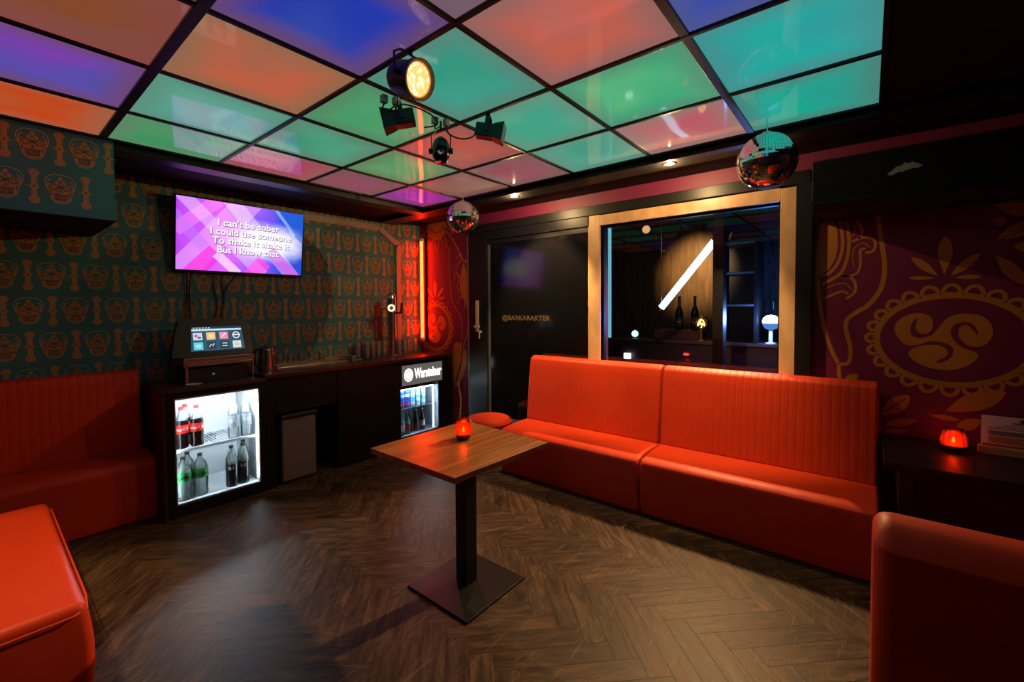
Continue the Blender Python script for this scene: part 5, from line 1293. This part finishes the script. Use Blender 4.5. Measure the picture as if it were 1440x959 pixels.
# posts, shelving
mb = MB(); mb.box((4.30, 1.02, 0), (4.42, 1.112, 2.6), BLACKS, .004); single('post', mb, (4.36, 1.07, 0), 'black upright post behind the window, cutting off the slanting tube', 'post')
t = thing('shelving_unit', (5.0, .95, 0), 'dark shelving unit behind the window, right of the black post', 'shelving')
mb = MB()
for y in (1.28, .92): mb.box((5.2, y-.015, 1.055), (5.6, y+.015, 2.3), BLACKS)
link('upright', mb, t)
for z in (1.45, 1.80, 2.12):
    mb = MB(); mb.box((5.2, .935, z), (5.6, 1.265, z+.02), mat('shelf_grey', (.10, .10, .12), .4)); link('shelf', mb, t)
# spots in the back room
for k, (x, y, tx, ty, tz, W_, lab) in enumerate(((5.2, 1.66, 6.3, 1.82, 1.95, 170, 'small warm spotlight behind the window, above the slanting tube'), (5.2, 2.12, 3.5, .9, 1.7, 0, 'small copper spotlight behind the window, top left'))):
    t = thing('ceiling_spot', (x, y, 2.6), lab, 'spotlight', 'spotlights in the room behind the window')
    c = Vector((x, y, 2.40)); dd = (Vector((tx, ty, tz))-c).normalized()
    mb = MB(); mb.cyl(c-dd*.06, c+dd*.05, .05, mat('copper', (.6, .3, .15), .25, 1), 20); mb.cyl(c, (x, y, 2.6), .008, BLACKP, 8); link('can', mb, t)
    mb = MB(); mb.lathe([(.0005, .051), (.045, .051)], emis('dim_lens', (1, .5, .2), .9), c, 20, dd, cap=False); link('lens', mb, t)
    if W_: spot('spot_beam', c+dd*.06, (tx, ty, tz), W_, (1, .62, .22), 56, 1.0, .03, t)
# unseen warm spot, a guessed source added to light the floor through the pane
t = thing('ceiling_spot', (4.36, 1.15, 2.6), 'added unseen warm spotlight on the ceiling behind the window', 'spotlight', 'spotlights in the room behind the window')
c = Vector((4.36, 1.15, 2.52)); dd = (Vector((2.2, 1.15, 0))-c).normalized()
mb = MB(); mb.cyl(c-dd*.08, c+dd*.02, .045, BLACKP, 20); mb.cyl(c, (4.36, 1.15, 2.6), .008, BLACKP, 8); link('can', mb, t)
mb = MB(); mb.lathe([(.0005, .021), (.04, .021)], MATS['warm_lamp'], c, 20, dd, cap=False); link('lens', mb, t)
spot('spot_beam', c+dd*.03, (1.9, 1.2, 0), BACK_W, (1, .58, .24), 70, .7, .03, t)
# left neon strip and little table lamps
mb = MB(); mb.box((4.6, 2.285, 1.10), (4.63, 2.315, 2.35), emis('strip_cyan', (.20, .62, .75), .8), .003); single('light_strip', mb, (4.6, 2.3, 1.1), 'pale cyan vertical light strip at the left of the window', 'tube light')
mb = MB(); mb.lathe([(.001, -.04), (.03, -.03), (.045, 0), (.03, .035), (.001, .05)], emis('lantern', (.55, .9, .8), 1.6), (5.32, 2.30, 1.105), 16); single('lantern', mb, (5.32, 2.3, 1.06), 'small greenish glass lantern at the left of the back bar', 'lamp')
mb = MB(); mb.sphere((5.18, 1.62, .90), .022, emis('red_dot', (1, .05, .03), 1.6), 12, 8, (1, 1.6, .8)); mb.cyl((5.18, 1.62, .90), (5.219, 1.62, .90), .01, BLACKP, 8); single('signal_lamp', mb, (5.2, 1.62, .9), 'small red glowing lamp on the back bar front', 'lamp')
mb = MB(); mb.box((5.16, 2.30, .80), (5.20, 2.38, .87), emis('white_small', (.8, .9, 1), 3), .004); mb.box((5.20, 2.32, .82), (5.219, 2.36, .85), BLACKP); single('wall_lamp', mb, (5.2, 2.34, .83), 'small white lamp on the back bar front, lower left', 'lamp')

# tinsel and a string of tiny lights at the right of the window
mb = MB(); rnd = random.Random(11); TN = mat('tinsel_foil', (.10, .35, .45), .25, 1); TN2 = mat('tinsel_foil_green', (.05, .30, .12), .25, 1)
for k in range(260):
    x = rnd.uniform(5.75, 5.95); y = rnd.uniform(.42, 1.02); z = rnd.uniform(1.25, 2.3); a = rnd.uniform(0, PI); l = rnd.uniform(.05, .14); q = .006
    dx, dy = q*math.cos(a), q*math.sin(a)
    mb.quad([(x-dx, y-dy, z), (x+dx, y+dy, z), (x+dx*.4, y+dy*.4, z-l), (x-dx*.4, y-dy*.4, z-l)], TN if k % 3 else TN2)
for k in range(24):
    y = .43+k*.025; mb.cyl((5.85, y, 1.10), (5.85, y, 2.59), .0015, TN, 4)
o = single('tinsel_curtain', mb, (5.85, .7, 1.06), 'blue-green glittering tinsel curtain at the right of the window', 'curtain'); o['kind'] = 'stuff'
t = thing('light_string', (5.67, .965, 1.06), 'upright string of tiny blue lights behind the window, left of the white globe', 'lights')
mb = MB(); mb.cyl((5.67, .965, 1.056), (5.67, .965, 1.66), .010, BLACKP, 8); mb.lathe([(.04, 0), (.04, .008), (.01, .012)], BLACKP, (5.67, .965, 1.056), 16); link('stem', mb, t)
for k in range(7):
    mb = MB(); mb.sphere((5.657, .965, 1.16+k*.07), .010, emis('tiny_blue', (.25, .45, 1), 5), 8, 6); link('bulb', mb, t)
